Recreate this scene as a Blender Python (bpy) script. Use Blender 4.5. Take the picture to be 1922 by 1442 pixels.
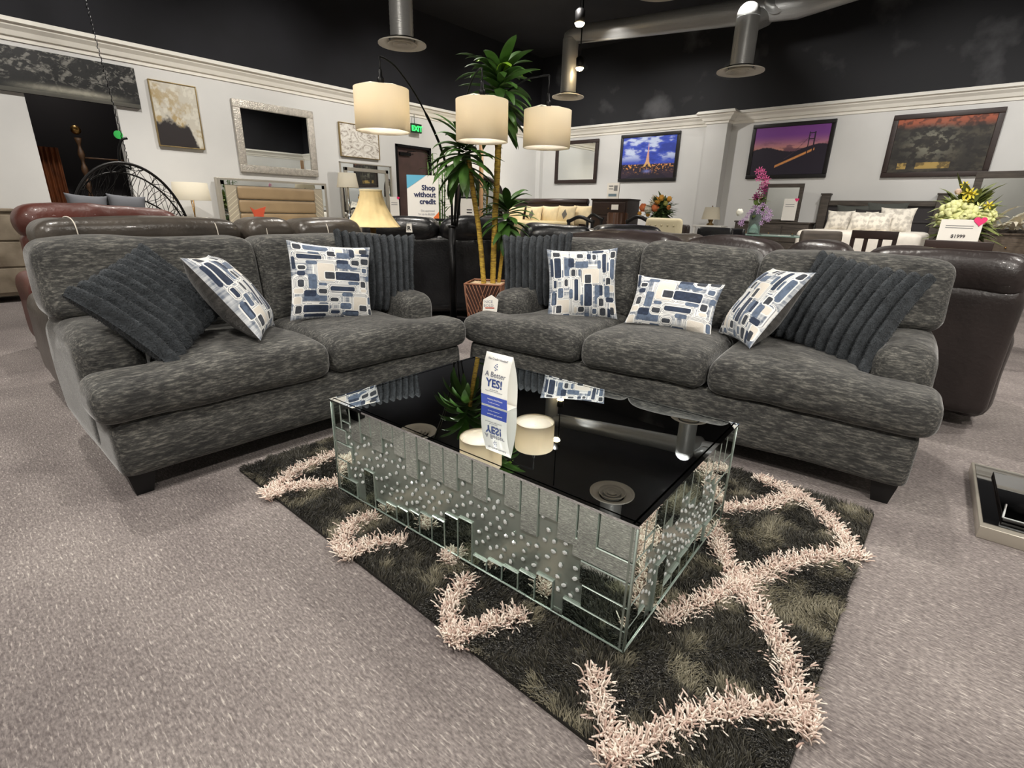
import bpy, bmesh, math, random
import numpy as np
from mathutils import Vector, Matrix, Euler
random.seed(7); RNG = np.random.default_rng(7)
for o in list(bpy.data.objects): bpy.data.objects.remove(o)
SC = bpy.context.scene; COL = SC.collection
R = math.radians; PI = math.pi

# ---------------------------------------------------------------- camera
CAM_Z = 1.2; FPX = 950.0; PITCH = R(18.86); ROLL = R(1.4); HEAD = R(40.43)
_up = np.array([math.sin(ROLL)*math.cos(PITCH), -math.cos(ROLL)*math.cos(PITCH), -math.sin(PITCH)])
_fw = np.array([0, 0, 1.0]) - _up*_up[2]; _fw /= np.linalg.norm(_fw)
_rt = np.cross(_fw, _up); _rt = _rt if _rt[0] > 0 else -_rt
_Y = math.cos(HEAD)*_fw + math.sin(HEAD)*_rt
_X = math.cos(HEAD+PI/2)*_fw + math.sin(HEAD+PI/2)*_rt
CM = np.array([_X, _Y, _up])
cd = bpy.data.cameras.new('camera'); cam = bpy.data.objects.new('camera', cd); COL.objects.link(cam)
mr = CM @ np.diag([1, -1, -1])
cam.matrix_world = Matrix([[*mr[0], 0], [*mr[1], 0], [*mr[2], CAM_Z], [0, 0, 0, 1]])
cd.sensor_width = 36; cd.lens = FPX/1922*36; cd.clip_start = .02; cd.clip_end = 60
SC.camera = cam

# ---------------------------------------------------------------- world, lights, exposure
SC.view_settings.view_transform = 'Standard'; SC.view_settings.look = 'None'
SC.view_settings.gamma = 1; SC.view_settings.use_curve_mapping = False
SC.view_settings.exposure = 0.3
w = bpy.data.worlds.new('world'); SC.world = w; w.use_nodes = True
w.node_tree.nodes['Background'].inputs[0].default_value = (.9, .92, 1, 1)
w.node_tree.nodes['Background'].inputs[1].default_value = .02
WARM = (1.0, .945, .865)
def spot(x, y, z, tx, ty, tz, watts, ang=100, blend=.7, rad=.08, col=WARM):
    l = bpy.data.lights.new('ceiling_or_fill_spot', 'SPOT'); l.energy = watts; l.color = col
    l.spot_size = R(ang); l.spot_blend = blend; l.shadow_soft_size = rad
    o = bpy.data.objects.new('ceiling_or_fill_spot', l); COL.objects.link(o); o.location = (x, y, z)
    o.rotation_euler = (Vector((tx, ty, tz))-Vector((x, y, z))).to_track_quat('-Z', 'Y').to_euler()
K = 1.38; XL = -9.2; YB = 11.7; XR = 3.3; YF = -6.0; ZC = 4.9
def SZ(z): return CAM_Z+(z-CAM_Z)*K          # heights read on the far walls
LIGHTS = [  # downlights over the floor
    (-4.6, .4, 4.3, -3.6, 1.2, 0, 260), (-4.8, 3.6, 4.3, -4.3, 3.4, 0, 230), (-5.2, 7.2, 4.3, -5.0, 6.9, 0, 330), (-7.2, 2.2, 4.3, -7.2, 2.4, 0, 300),
    (-1.3, -1.2, 4.3, -1.5, .2, 0, 235), (-.9, 1.5, 4.3, -1.3, 1.6, 0, 150), (-1.2, 4.8, 4.3, -1.2, 3.7, 0, 260), (-1.4, 8.0, 4.3, -1.4, 8.4, 0, 380),
    (1.6, -.9, 4.3, .9, .6, 0, 220), (1.8, 2.2, 4.3, .8, 2.2, 0, 220), (1.9, 5.4, 4.3, 1.4, 5.4, 0, 260), (-3.9, -2.4, 4.3, -3.4, -.8, 0, 200), (-7.4, 9.3, 4.3, -7.4, 9.3, 0, 300)]
for a in LIGHTS: spot(*a)
FILL_SPOTS = [  # unseen fill spots added to brighten the lamps, plants, displays and near walls
    (-.6, .6, 4.3, -3.0, 3.1, 1.9, 170, 50), (-2.6, .4, 4.3, -3.5, 3.2, 2.0, 90, 55), (.6, 1.2, 4.3, -2.6, 7.2, 1.0, 420, 60), (.8, 2.0, 4.3, .2, 7.0, 1.0, 420, 60), (-3.2, .6, 4.3, -7.0, 6.0, 1.1, 330, 60),
    (-.5, -1.5, 4.3, -4.0, .8, .9, 200, 60), (2.4, -.6, 4.3, -.2, 3.6, .7, 260, 60), (1.2, -2.6, 4.3, 3.3, -2.0, 1.9, 200, 110), (1.0, 3.5, 4.3, 3.3, 4.5, 1.9, 240, 110), (1.0, 8.0, 4.3, 3.3, 9.0, 1.9, 260, 110), (-1.0, -3.0, 4.3, -1.0, -6.0, 1.9, 300, 120), (-6, -3.0, 4.3, -6.0, -6.0, 1.9, 300, 120)]
for a in FILL_SPOTS: spot(*a)
for y in (-.8, 1.8, 4.4, 7.0, 9.8): spot(-6.6, y, 4.2, -9.2, y+.1, 2.1, 195, 95, .9, col=(1, .96, .90))     # wall washers
for x in (-8.0, -5.6, -3.2, -.8, 1.6): spot(x, 8.7, 4.2, x, 11.7, 2.1, 190, 95, .9, col=(1, .97, .93))

# ---------------------------------------------------------------- helpers
def shade_mat(name, col, t=.45):
    m = mat(name, col, .85); nt = m.node_tree; N = nt.nodes; b = N['Principled BSDF']; tr = N.new('ShaderNodeBsdfTranslucent'); tr.inputs[0].default_value = srgb(*col)
    mx = N.new('ShaderNodeMixShader'); mx.inputs[0].default_value = t; nt.links.new(b.outputs[0], mx.inputs[1]); nt.links.new(tr.outputs[0], mx.inputs[2]); nt.links.new(mx.outputs[0], N['Material Output'].inputs[0])
    tc = N.new('ShaderNodeTexCoord'); nz = N.new('ShaderNodeTexNoise'); nz.inputs['Scale'].default_value = 90; nt.links.new(tc.outputs['Object'], nz.inputs['Vector']); bp = N.new('ShaderNodeBump'); bp.inputs['Strength'].default_value = .15; bp.inputs['Distance'].default_value = .004; nt.links.new(nz.outputs['Fac'], bp.inputs['Height']); nt.links.new(bp.outputs[0], b.inputs['Normal'])
    return m
def ray(px, py): return CM @ np.array([(px-961)/FPX, (py-721)/FPX, 1.0])
def px_z(px, py, z): d = ray(px, py); t = (z-CAM_Z)/d[2]; return Vector((t*d[0], t*d[1], z))
def px_x(px, py, x): d = ray(px, py); t = x/d[0]; return Vector((x, t*d[1], CAM_Z+t*d[2]))
def px_y(px, py, y): d = ray(px, py); t = y/d[1]; return Vector((t*d[0], y, CAM_Z+t*d[2]))
def px_r(px, py, r): d = ray(px, py); t = r/math.hypot(d[0], d[1]); return Vector((t*d[0], t*d[1], CAM_Z+t*d[2]))

def srgb(r, g, b):
    f = lambda c: (c/255/12.92) if c <= 10 else ((c/255+.055)/1.055)**2.4
    return (f(r), f(g), f(b), 1)
MATS = {}
def mat(name, col=(128, 128, 128), rough=.6, metal=0.0, var=0.0, scale=8.0, stretch=(1, 1, 1), bump=0.0, bscale=60.0, sheen=0.0,
        emit=None, estr=0.0, attr=None, trans=0.0, ior=1.45, coat=0.0, col2=None, detail=4.0, contrast=(.3, .7), coord='Object', spec=.5, bstretch=None, subsurf=0):
    if name in MATS: return MATS[name]
    m = bpy.data.materials.new(name); m.use_nodes = True; MATS[name] = m
    nt = m.node_tree; N = nt.nodes; L = nt.links; b = N['Principled BSDF']
    c = srgb(*col)
    b.inputs['Base Color'].default_value = c; b.inputs['Roughness'].default_value = rough
    b.inputs['Metallic'].default_value = metal; b.inputs['Coat Weight'].default_value = coat
    b.inputs['Sheen Weight'].default_value = sheen; b.inputs['Transmission Weight'].default_value = trans
    b.inputs['IOR'].default_value = ior; b.inputs['Specular IOR Level'].default_value = spec
    if sheen: b.inputs['Sheen Roughness'].default_value = .4
    if emit: b.inputs['Emission Color'].default_value = srgb(*emit); b.inputs['Emission Strength'].default_value = estr
    if subsurf: b.inputs['Subsurface Weight'].default_value = subsurf; b.inputs['Subsurface Radius'].default_value = (.02, .02, .02)
    tc = N.new('ShaderNodeTexCoord'); src = tc.outputs[coord]
    if var or col2:
        mp = N.new('ShaderNodeMapping'); mp.inputs['Scale'].default_value = stretch; L.new(src, mp.inputs[0])
        nz = N.new('ShaderNodeTexNoise'); nz.inputs['Scale'].default_value = scale; nz.inputs['Detail'].default_value = detail
        L.new(mp.outputs[0], nz.inputs['Vector'])
        rp = N.new('ShaderNodeValToRGB'); L.new(nz.outputs['Fac'], rp.inputs[0])
        rp.color_ramp.elements[0].position, rp.color_ramp.elements[1].position = contrast
        if col2: c2 = srgb(*col2); c1 = c
        else: c1 = tuple(max(0, x*(1-var)) for x in c[:3])+(1,); c2 = tuple(min(1, x*(1+var)) for x in c[:3])+(1,)
        rp.color_ramp.elements[0].color = c1; rp.color_ramp.elements[1].color = c2
        L.new(rp.outputs[0], b.inputs['Base Color'])
    if attr:
        a = N.new('ShaderNodeAttribute'); a.attribute_name = attr; L.new(a.outputs['Color'], b.inputs['Base Color'])
    if bump:
        mp2 = N.new('ShaderNodeMapping'); mp2.inputs['Scale'].default_value = bstretch or (1, 1, 1); L.new(src, mp2.inputs[0])
        n2 = N.new('ShaderNodeTexNoise'); n2.inputs['Scale'].default_value = bscale; n2.inputs['Detail'].default_value = 3
        L.new(mp2.outputs[0], n2.inputs['Vector'])
        bp = N.new('ShaderNodeBump'); bp.inputs['Strength'].default_value = bump; bp.inputs['Distance'].default_value = .01
        L.new(n2.outputs['Fac'], bp.inputs['Height']); L.new(bp.outputs[0], b.inputs['Normal'])
    return m

class MB:
    """collects shapes, links them as one mesh"""
    def __init__(s): s.v = []; s.f = []; s.smooth = []
    def add(s, vs, fs, sm=False):
        n = len(s.v); s.v += [tuple(p) for p in vs]; s.f += [tuple(i+n for i in f) for f in fs]; s.smooth += [sm]*len(fs); return s
    def box(s, x0, x1, y0, y1, z0, z1, M=None):
        vs = [Vector(p) for p in ((x0, y0, z0), (x1, y0, z0), (x1, y1, z0), (x0, y1, z0), (x0, y0, z1), (x1, y0, z1), (x1, y1, z1), (x0, y1, z1))]
        if M: vs = [M @ p for p in vs]
        return s.add(vs, [(0, 3, 2, 1), (4, 5, 6, 7), (0, 1, 5, 4), (1, 2, 6, 5), (2, 3, 7, 6), (3, 0, 4, 7)])
    def bevbox(s, x0, x1, y0, y1, z0, z1, b=.01, M=None):
        V, F = rboxdata((x1-x0, y1-y0, z1-z0), b, 1, 3); c = np.array([(x0+x1)/2, (y0+y1)/2, (z0+z1)/2])
        vs = [Vector(p) for p in V+c]
        if M: vs = [M @ p for p in vs]
        return s.add(vs, F, True)
    def tube(s, pts, rad, n=10, caps=True, sm=True):
        pts = [Vector(p) for p in pts]; k = len(pts)
        rr = rad if hasattr(rad, '__len__') else [rad]*k
        vs = []; prev = None
        for i, p in enumerate(pts):
            t = (pts[min(i+1, k-1)]-pts[max(i-1, 0)]).normalized()
            if prev is None: u = t.orthogonal().normalized()
            else: u = (prev - t*prev.dot(t)).normalized()
            prev = u; w_ = t.cross(u)
            for j in range(n): a = 2*PI*j/n; vs.append(p+(u*math.cos(a)+w_*math.sin(a))*rr[i])
        fs = [(i*n+j, i*n+(j+1) % n, (i+1)*n+(j+1) % n, (i+1)*n+j) for i in range(k-1) for j in range(n)]
        if caps: fs += [tuple(range(n-1, -1, -1)), tuple(range((k-1)*n, k*n))]
        return s.add(vs, fs, sm)
    def lathe(s, prof, n=32, c=(0, 0, 0), caps=True, sm=True, wob=None):
        vs = []
        for (r, z) in prof:
            for j in range(n):
                a = 2*PI*j/n; q = r*(1+(wob(a) if wob else 0)); vs.append((c[0]+q*math.cos(a), c[1]+q*math.sin(a), c[2]+z))
        k = len(prof)
        fs = [(i*n+j, i*n+(j+1) % n, (i+1)*n+(j+1) % n, (i+1)*n+j) for i in range(k-1) for j in range(n)]
        if caps: fs += [tuple(range(n-1, -1, -1)), tuple(range((k-1)*n, k*n))]
        return s.add(vs, fs, sm)
    def prism(s, poly, axis, a0, a1, sm=False):
        """poly in the plane normal to axis, extruded a0..a1"""
        n = len(poly)
        def P(p, a): return {'x': (a, p[0], p[1]), 'y': (p[0], a, p[1]), 'z': (p[0], p[1], a)}[axis]
        vs = [P(p, a0) for p in poly]+[P(p, a1) for p in poly]
        fs = [tuple(range(n-1, -1, -1)), tuple(range(n, 2*n))]+[(i, (i+1) % n, n+(i+1) % n, n+i) for i in range(n)]
        return s.add(vs, fs, sm)
    def sphere(s, c, r, n=12, m=8, sc=(1, 1, 1)):
        prof = [(max(1e-4, math.sin(PI*i/m)), -math.cos(PI*i/m)) for i in range(m+1)]
        vs = []
        for (q, z) in prof:
            for j in range(n): a = 2*PI*j/n; vs.append((c[0]+r*q*math.cos(a)*sc[0], c[1]+r*q*math.sin(a)*sc[1], c[2]+r*z*sc[2]))
        return s.add(vs, [(i*n+j, i*n+(j+1) % n, (i+1)*n+(j+1) % n, (i+1)*n+j) for i in range(m) for j in range(n)], True)
    def build(s, name, m=None, parent=None, loc=None, fix=True):
        me = bpy.data.meshes.new(name); me.from_pydata(s.v, [], s.f)
        me.polygons.foreach_set('use_smooth', s.smooth)
        if fix:
            bm = bmesh.new(); bm.from_mesh(me); bmesh.ops.recalc_face_normals(bm, faces=bm.faces); bm.to_mesh(me); bm.free()
        return link(name, me, m, parent, loc)
def link(name, me, m=None, parent=None, loc=None):
    o = bpy.data.objects.new(name, me); COL.objects.link(o)
    if m and not me.materials: me.materials.append(m)
    if parent: o.parent = parent
    if loc: o.location = loc
    return o
def tag(o, label=None, cat=None, group=None, kind=None):
    if label: o['label'] = label
    if cat: o['category'] = cat
    if group: o['group'] = group
    if kind: o['kind'] = kind
    return o
def empty(name, loc, rz, label, cat, group=None, rot=None):
    o = bpy.data.objects.new(name, None); COL.objects.link(o); o.location = loc
    o.rotation_euler = rot or (0, 0, rz); o.empty_display_size = .1
    return tag(o, label, cat, group)
def struct(name, mb, m, parent=None):
    o = mb.build(name, m, parent)
    if not parent: o['kind'] = 'structure'
    return o
def dup(src, loc, rz, label, group=None, scale=None):
    def cp(o, par):
        c = o.copy(); COL.objects.link(c)
        if par: c.parent = par
        for ch in [q for q in bpy.data.objects if q.parent == o]: cp(ch, c)
        return c
    kids = {}
    r = cp(src, None); r.location = loc; r.rotation_euler = rz if hasattr(rz, '__len__') else (0, 0, rz); r['label'] = label
    if group: r['group'] = group
    if scale: r.scale = scale
    return r
def mesh_np(name, V, F, m=None, parent=None, smooth=True, colors=None):
    """V (n,3) float, F (k,q) int of equal-size faces"""
    me = bpy.data.meshes.new(name); V = np.asarray(V, np.float32); F = np.asarray(F, np.int32)
    me.vertices.add(len(V)); me.vertices.foreach_set('co', V.ravel())
    q = F.shape[1]; me.loops.add(F.size); me.loops.foreach_set('vertex_index', F.ravel())
    me.polygons.add(len(F)); me.polygons.foreach_set('loop_start', np.arange(0, F.size, q, dtype=np.int32))
    me.polygons.foreach_set('loop_total', np.full(len(F), q, np.int32))
    me.update(calc_edges=True)
    me.polygons.foreach_set('use_smooth', np.full(len(F), smooth))
    if colors is not None:
        ca = me.color_attributes.new('Col', 'FLOAT_COLOR', 'POINT')
        ca.data.foreach_set('color', np.hstack([colors, np.ones((len(V), 1))]).astype(np.float32).ravel())
    me.validate(); return link(name, me, m, parent)
def lin(c): c = np.asarray(c, float)/255; return np.where(c <= .04045, c/12.92, ((c+.055)/1.055)**2.4)

def rboxdata(size, r, puff_n=6, arc=4):
    """rounded box: grid on each side, corners mapped to radius r"""
    sx, sy, sz = [d/2 for d in size]; r = min(r, sx, sy, sz)
    def axis(h):
        inner = h-r; a = [-h+r-r*math.cos(PI/4*(i/arc))/math.cos(0)*0 - r*math.tan(PI/4*(1-i/arc)) for i in range(arc)]
        b = list(np.linspace(-inner, inner, max(2, puff_n+1))) if inner > 1e-6 else [0]
        return np.array(a+b+[-x for x in reversed(a)])
    ax = [axis(sx), axis(sy), axis(sz)]; V = []; F = []; key = {}
    def vid(p):
        k = (round(p[0], 6), round(p[1], 6), round(p[2], 6))
        if k not in key: key[k] = len(V); V.append(p)
        return key[k]
    h = (sx, sy, sz)
    for d in range(3):
        u, v = [i for i in range(3) if i != d]
        for sgn in (-1, 1):
            A, B = ax[u], ax[v]; ids = np.empty((len(A), len(B)), int)
            for i, a in enumerate(A):
                for j, b in enumerate(B):
                    p = [0, 0, 0]; p[d] = sgn*h[d]; p[u] = a; p[v] = b; ids[i, j] = vid(tuple(p))
            for i in range(len(A)-1):
                for j in range(len(B)-1):
                    q = (ids[i, j], ids[i+1, j], ids[i+1, j+1], ids[i, j+1])
                    F.append(q if (sgn > 0) == (d != 1) else q[::-1])
    V = np.array(V); inner = np.array([sx-r, sy-r, sz-r])
    c = np.clip(V, -inner, inner); dlt = V-c; n = np.linalg.norm(dlt, axis=1, keepdims=True); n[n == 0] = 1
    return c+dlt/n*r, F

def soft(name, boxes, m, parent, voxel=.018, smooth=6, deform=None, amp=.004, freq=7.0, seed=0, sf=.6):
    """upholstered form: rounded boxes fused, smoothed and gently uneven"""
    mb = MB()
    for (x0, x1, y0, y1, z0, z1, r) in boxes:
        V, F = rboxdata((x1-x0, y1-y0, z1-z0), r, 3, 4); V = V+np.array([(x0+x1)/2, (y0+y1)/2, (z0+z1)/2]); mb.add(V, F, True)
    t = mb.build('tmp', None)
    md = t.modifiers.new('r', 'REMESH'); md.mode = 'VOXEL'; md.voxel_size = voxel; md.use_smooth_shade = True
    if smooth: s = t.modifiers.new('s', 'SMOOTH'); s.iterations = smooth; s.factor = sf
    dg = bpy.context.evaluated_depsgraph_get(); me = bpy.data.meshes.new_from_object(t.evaluated_get(dg))
    bpy.data.objects.remove(t)
    n = len(me.vertices); V = np.empty(n*3, np.float32); me.vertices.foreach_get('co', V); V = V.reshape(-1, 3)
    if deform: V = deform(V.astype(float))
    if amp:
        N = np.empty(n*3, np.float32); me.vertices.foreach_get('normal', N); N = N.reshape(-1, 3)
        a = wob(V, freq, seed)*amp + wob(V, freq*2.7, seed+3)*amp*.4
        V = V+N*a[:, None]
    me.vertices.foreach_set('co', V.astype(np.float32).ravel()); me.update()
    me.polygons.foreach_set('use_smooth', np.ones(len(me.polygons), bool))
    return link(name, me, m, parent)
def wob(V, f, seed=0):
    g = np.random.default_rng(100+seed); out = np.zeros(len(V))
    for k in range(5):
        d = g.normal(size=3); d /= np.linalg.norm(d); out += np.sin(V@d*f*(.7+.25*k)+g.uniform(0, 6))
    return out/2.5

def vnoise(U, V, seed=0):
    """value noise on arrays"""
    g = np.random.default_rng(seed).random((64, 64)); x0 = np.floor(U).astype(int); y0 = np.floor(V).astype(int)
    fx = U-x0; fy = V-y0; fx = fx*fx*(3-2*fx); fy = fy*fy*(3-2*fy)
    a = g[x0 % 64, y0 % 64]; b = g[(x0+1) % 64, y0 % 64]; c = g[x0 % 64, (y0+1) % 64]; d = g[(x0+1) % 64, (y0+1) % 64]
    return (a*(1-fx)+b*fx)*(1-fy)+(c*(1-fx)+d*fx)*fy
def fbm(U, V, seed=0, o=4):
    s = 0; a = .5; t = 0
    for k in range(o): s = s+a*vnoise(U*2**k, V*2**k, seed+k); t += a; a *= .55
    return s/t
def mixc(a, b, t): t = np.clip(t, 0, 1)[..., None]; return np.asarray(a)*(1-t)+np.asarray(b)*t
def sstep(a, b, x): t = np.clip((x-a)/(b-a), 0, 1); return t*t*(3-2*t)

def text(body, size, m, parent, M, name='lettering', align='LEFT', bold=0.0, ext=.0008, sx=1.0):
    cu = bpy.data.curves.new(name, 'FONT'); cu.body = body; cu.size = size; cu.extrude = ext; cu.align_x = align; cu.offset = bold
    cu.resolution_u = 3
    t = bpy.data.objects.new('tmp', cu); COL.objects.link(t); dg = bpy.context.evaluated_depsgraph_get()
    me = bpy.data.meshes.new_from_object(t.evaluated_get(dg)); bpy.data.objects.remove(t)
    me.name = name; me.transform(M @ Matrix.Diagonal((sx, 1, 1, 1))); me.materials.clear()
    return link(name, me, m, parent)
def frame_M(o, xdir, ydir):
    """matrix whose x/y run along xdir/ydir at origin o"""
    x = Vector(xdir).normalized(); y = Vector(ydir).normalized(); z = x.cross(y)
    return Matrix(((x.x, y.x, z.x, o[0]), (x.y, y.y, z.y, o[1]), (x.z, y.z, z.z, o[2]), (0, 0, 0, 1)))
# ---------------------------------------------------------------- room shell
CT = SZ(2.66); CB = SZ(2.50)
def carpet_mat():
    m = bpy.data.materials.new('loop_carpet'); m.use_nodes = True; nt = m.node_tree; N = nt.nodes; L = nt.links; b = N['Principled BSDF']
    b.inputs['Roughness'].default_value = .95; b.inputs['Specular IOR Level'].default_value = .15
    tc = N.new('ShaderNodeTexCoord')
    def noise(scale, stretch, det=3, rot=0):
        mp = N.new('ShaderNodeMapping'); mp.inputs['Scale'].default_value = stretch; mp.inputs['Rotation'].default_value = (0, 0, rot); L.new(tc.outputs['Object'], mp.inputs[0])
        n = N.new('ShaderNodeTexNoise'); n.inputs['Scale'].default_value = scale; n.inputs['Detail'].default_value = det; L.new(mp.outputs[0], n.inputs['Vector']); return n.outputs['Fac']
    def ramp(f, p0, p1, c0, c1):
        r = N.new('ShaderNodeValToRGB'); L.new(f, r.inputs[0]); e = r.color_ramp.elements; e[0].position = p0; e[1].position = p1; e[0].color = srgb(*c0); e[1].color = srgb(*c1); return r.outputs[0]
    def mix(f, a, c, mode='MIX'):
        x = N.new('ShaderNodeMix'); x.data_type = 'RGBA'; x.blend_type = mode
        if isinstance(f, float): x.inputs[0].default_value = f
        else: L.new(f, x.inputs[0])
        L.new(a, x.inputs[6]); L.new(c, x.inputs[7]); return x.outputs[2]
    base = ramp(noise(150, (.5, 1, 1), 2), .3, .72, (116, 109, 108), (164, 156, 152))
    st = noise(58, (.6, 3.0, 1), 2)                 # short pale dashes along x
    dash = ramp(st, .57, .72, (0, 0, 0), (245, 245, 245))
    pale = ramp(noise(260, (1, 1, 1), 1), .2, .8, (186, 178, 172), (216, 208, 200))
    c = mix(dash, base, pale)
    st2 = ramp(noise(44, (.6, 3.2, 1), 2), .30, .48, (225, 225, 225), (0, 0, 0))
    dark = ramp(noise(260, (1, 1, 1), 1), .2, .8, (98, 91, 91), (126, 118, 115))
    c = mix(st2, c, dark)
    lf = ramp(noise(1.1, (1, 1.6, 1), 2), .3, .7, (205, 203, 205), (255, 255, 255))
    c = mix(1.0, c, lf, 'MULTIPLY'); L.new(c, b.inputs['Base Color'])
    bp = N.new('ShaderNodeBump'); bp.inputs['Strength'].default_value = .5; bp.inputs['Distance'].default_value = .006; L.new(noise(170, (.6, 1.2, 1), 2), bp.inputs['Height']); L.new(bp.outputs[0], b.inputs['Normal'])
    return m
struct('floor', MB().box(XL-2.4, XR, YF, YB+.3, -.1, 0), carpet_mat())
M_wall = mat('wall_paint', (212, 211, 208), .75, var=.03, scale=1.5, bump=.08, bscale=90)
M_black = mat('black_paint', (22, 22, 27), .8, var=.25, scale=2.0)
M_trim = mat('trim_paint', (240, 236, 226), .45)
struct('ceiling', MB().box(XL-2.4, XR, YF, YB+.3, ZC, ZC+.1), M_black)
# left wall with a dark opening (A) and the exit door opening (B)
A0, A1, AZ = 1.0*K, 1.68*K, SZ(2.35); B0, B1, BZ = 5.04*K, 5.72*K, SZ(2.10)
wl = MB()
for (y0, y1, z0, z1) in ((YF, A0, 0, CT), (A0, A1, AZ, CT), (A1, B0, 0, CT), (B0, B1, BZ, CT), (B1, YB, 0, CT)):
    wl.box(XL-.15, XL, y0, y1, z0, z1)
struct('wall_left', wl, M_wall)
struct('wall_left_upper', MB().box(XL-.15, XL, YF, YB, CT, ZC), M_black)
struct('wall_back', MB().box(XL, XR, YB, YB+.15, 0, CT), M_wall)
M_sm = mat('stained_black_paint', (20, 20, 24), .7, col2=(84, 84, 86), scale=1.3, contrast=(.56, .78), detail=8)
struct('wall_back_upper', MB().box(XL, XR, YB, YB+.15, CT, ZC), M_sm)
struct('wall_right', MB().box(XR, XR+.15, YF, YB, 0, CT), M_wall)
struct('wall_right_upper', MB().box(XR, XR+.15, YF, YB, CT, ZC), M_black)
struct('wall_front', MB().box(XL, XR, YF-.15, YF, 0, ZC), M_wall)
PX0, PX1, PY = -3.42*K*.978, -3.10*K*.978, YB-.26
struct('wall_pilaster', MB().box(PX0, PX1, PY, YB, 0, CT), M_wall)
struct('trim_1', MB().box(XL, XL+.14, YB-.14, YB, 0, CB), M_wall)
# stepped crown moulding
prof = [(0, CB), (.02, CB), (.03, CB+.045), (.06, CB+.05), (.09, CB+.10), (.14, CB+.14), (.15, CB+.165), (.19, CB+.17), (.15, CT+.004), (0, CT+.004)]
path = [((XL, YF), (1, 0)), ((XL, YB), (1, -1)), ((PX0, YB), (-1, -1)), ((PX0, PY), (-1, -1)), ((PX1, PY), (1, -1)), ((PX1, YB), (1, -1)), ((XR, YB), (-1, -1)), ((XR, YF), (-1, 0))]
def crown(i0, i1):
    mb = MB(); n = len(prof); vs = [(p[0]+o[0]*d, p[1]+o[1]*d, z) for (p, o) in path[i0:i1+1] for (d, z) in prof]; k = i1-i0
    fs = [(i*n+j, i*n+(j+1) % n, (i+1)*n+(j+1) % n, (i+1)*n+j) for i in range(k) for j in range(n)]+[tuple(range(n)), tuple(range(k*n, k*n+n))[::-1]]
    return mb.add(vs, fs)
struct('trim_2', crown(0, 1), M_trim); struct('trim_3', crown(1, 6), M_trim); struct('trim_4', crown(6, 7), M_trim)
for nm, mb in (('baseboard_left', MB().box(XL, XL+.015, YF, A0, 0, .1).box(XL, XL+.015, A1, B0, 0, .1).box(XL, XL+.015, B1, YB, 0, .1)),
               ('baseboard_back', MB().box(XL, XR, YB-.015, YB, 0, .1))): struct(nm, mb, M_trim)
# alcove behind the opening
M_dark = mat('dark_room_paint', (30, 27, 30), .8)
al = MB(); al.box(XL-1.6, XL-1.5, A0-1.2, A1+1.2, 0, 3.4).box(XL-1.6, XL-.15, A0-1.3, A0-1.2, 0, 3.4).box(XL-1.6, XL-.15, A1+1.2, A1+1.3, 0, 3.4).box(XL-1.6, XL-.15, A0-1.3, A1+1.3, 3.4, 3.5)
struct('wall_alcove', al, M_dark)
# exit door
d = MB().box(XL-.09, XL-.05, B0+.05, B1-.05, 0.01, BZ-.05)
M_door = mat('brown_door', (74, 56, 52), .45, var=.25, scale=4)
M_bf = mat('black_metal', (20, 20, 21), .4, .6)
do = struct('door_1', d, M_door)
MB().box(XL-.15, XL+.02, B0, B0+.05, 0, BZ).box(XL-.15, XL+.02, B1-.05, B1, 0, BZ).box(XL-.15, XL+.02, B0, B1, BZ-.05, BZ).build('door_frame', M_bf, do)
MB().box(XL-.05, XL+.0, B0+.12, B0+.40, BZ-.20, BZ-.14).tube([(XL+.01, B0+.3, BZ-.13), (XL+.03, B0+.5, BZ-.1)], .012, 6).build('door_closer', M_bf, do)
MB().box(XL-.05, XL+.01, B0+.08, B1-.08, .98, 1.04).build('door_handle', mat('steel', (150, 150, 150), .3, 1), do)
# ---------------------------------------------------------------- fabrics
def chenille():
    m = bpy.data.materials.new('grey_chenille'); m.use_nodes = True; nt = m.node_tree; N = nt.nodes; L = nt.links; b = N['Principled BSDF']
    b.inputs['Roughness'].default_value = .85; b.inputs['Sheen Weight'].default_value = .5; b.inputs['Sheen Roughness'].default_value = .3; b.inputs['Specular IOR Level'].default_value = .2
    tc = N.new('ShaderNodeTexCoord')
    def noise(scale, stretch, det=4):
        mp = N.new('ShaderNodeMapping'); mp.inputs['Scale'].default_value = stretch; L.new(tc.outputs['Object'], mp.inputs[0])
        n = N.new('ShaderNodeTexNoise'); n.inputs['Scale'].default_value = scale; n.inputs['Detail'].default_value = det; n.inputs['Roughness'].default_value = .72; L.new(mp.outputs[0], n.inputs['Vector']); return n.outputs['Fac']
    r = N.new('ShaderNodeValToRGB'); L.new(noise(23, (1, 4.2, 4.8), 11), r.inputs[0]); e = r.color_ramp.elements
    e[0].position = .30; e[0].color = srgb(40, 41, 42); e[1].position = .76; e[1].color = srgb(150, 148, 141)
    x = e.new(.5); x.color = srgb(73, 73, 72)
    r2 = N.new('ShaderNodeValToRGB'); L.new(noise(4.5, (1, 2.0, 2.0), 5), r2.inputs[0]); r2.color_ramp.elements[0].position = .3; r2.color_ramp.elements[1].position = .7
    r2.color_ramp.elements[0].color = (.48, .48, .49, 1); r2.color_ramp.elements[1].color = (1.25, 1.24, 1.2, 1)
    mx = N.new('ShaderNodeMix'); mx.data_type = 'RGBA'; mx.blend_type = 'MULTIPLY'; mx.inputs[0].default_value = 1; L.new(r.outputs[0], mx.inputs[6]); L.new(r2.outputs[0], mx.inputs[7])
    L.new(mx.outputs[2], b.inputs['Base Color'])
    bp = N.new('ShaderNodeBump'); bp.inputs['Strength'].default_value = .45; bp.inputs['Distance'].default_value = .004; L.new(noise(90, (.5, 1.2, 1.2), 4), bp.inputs['Height']); L.new(bp.outputs[0], b.inputs['Normal'])
    return m
M_chen = chenille()
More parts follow.
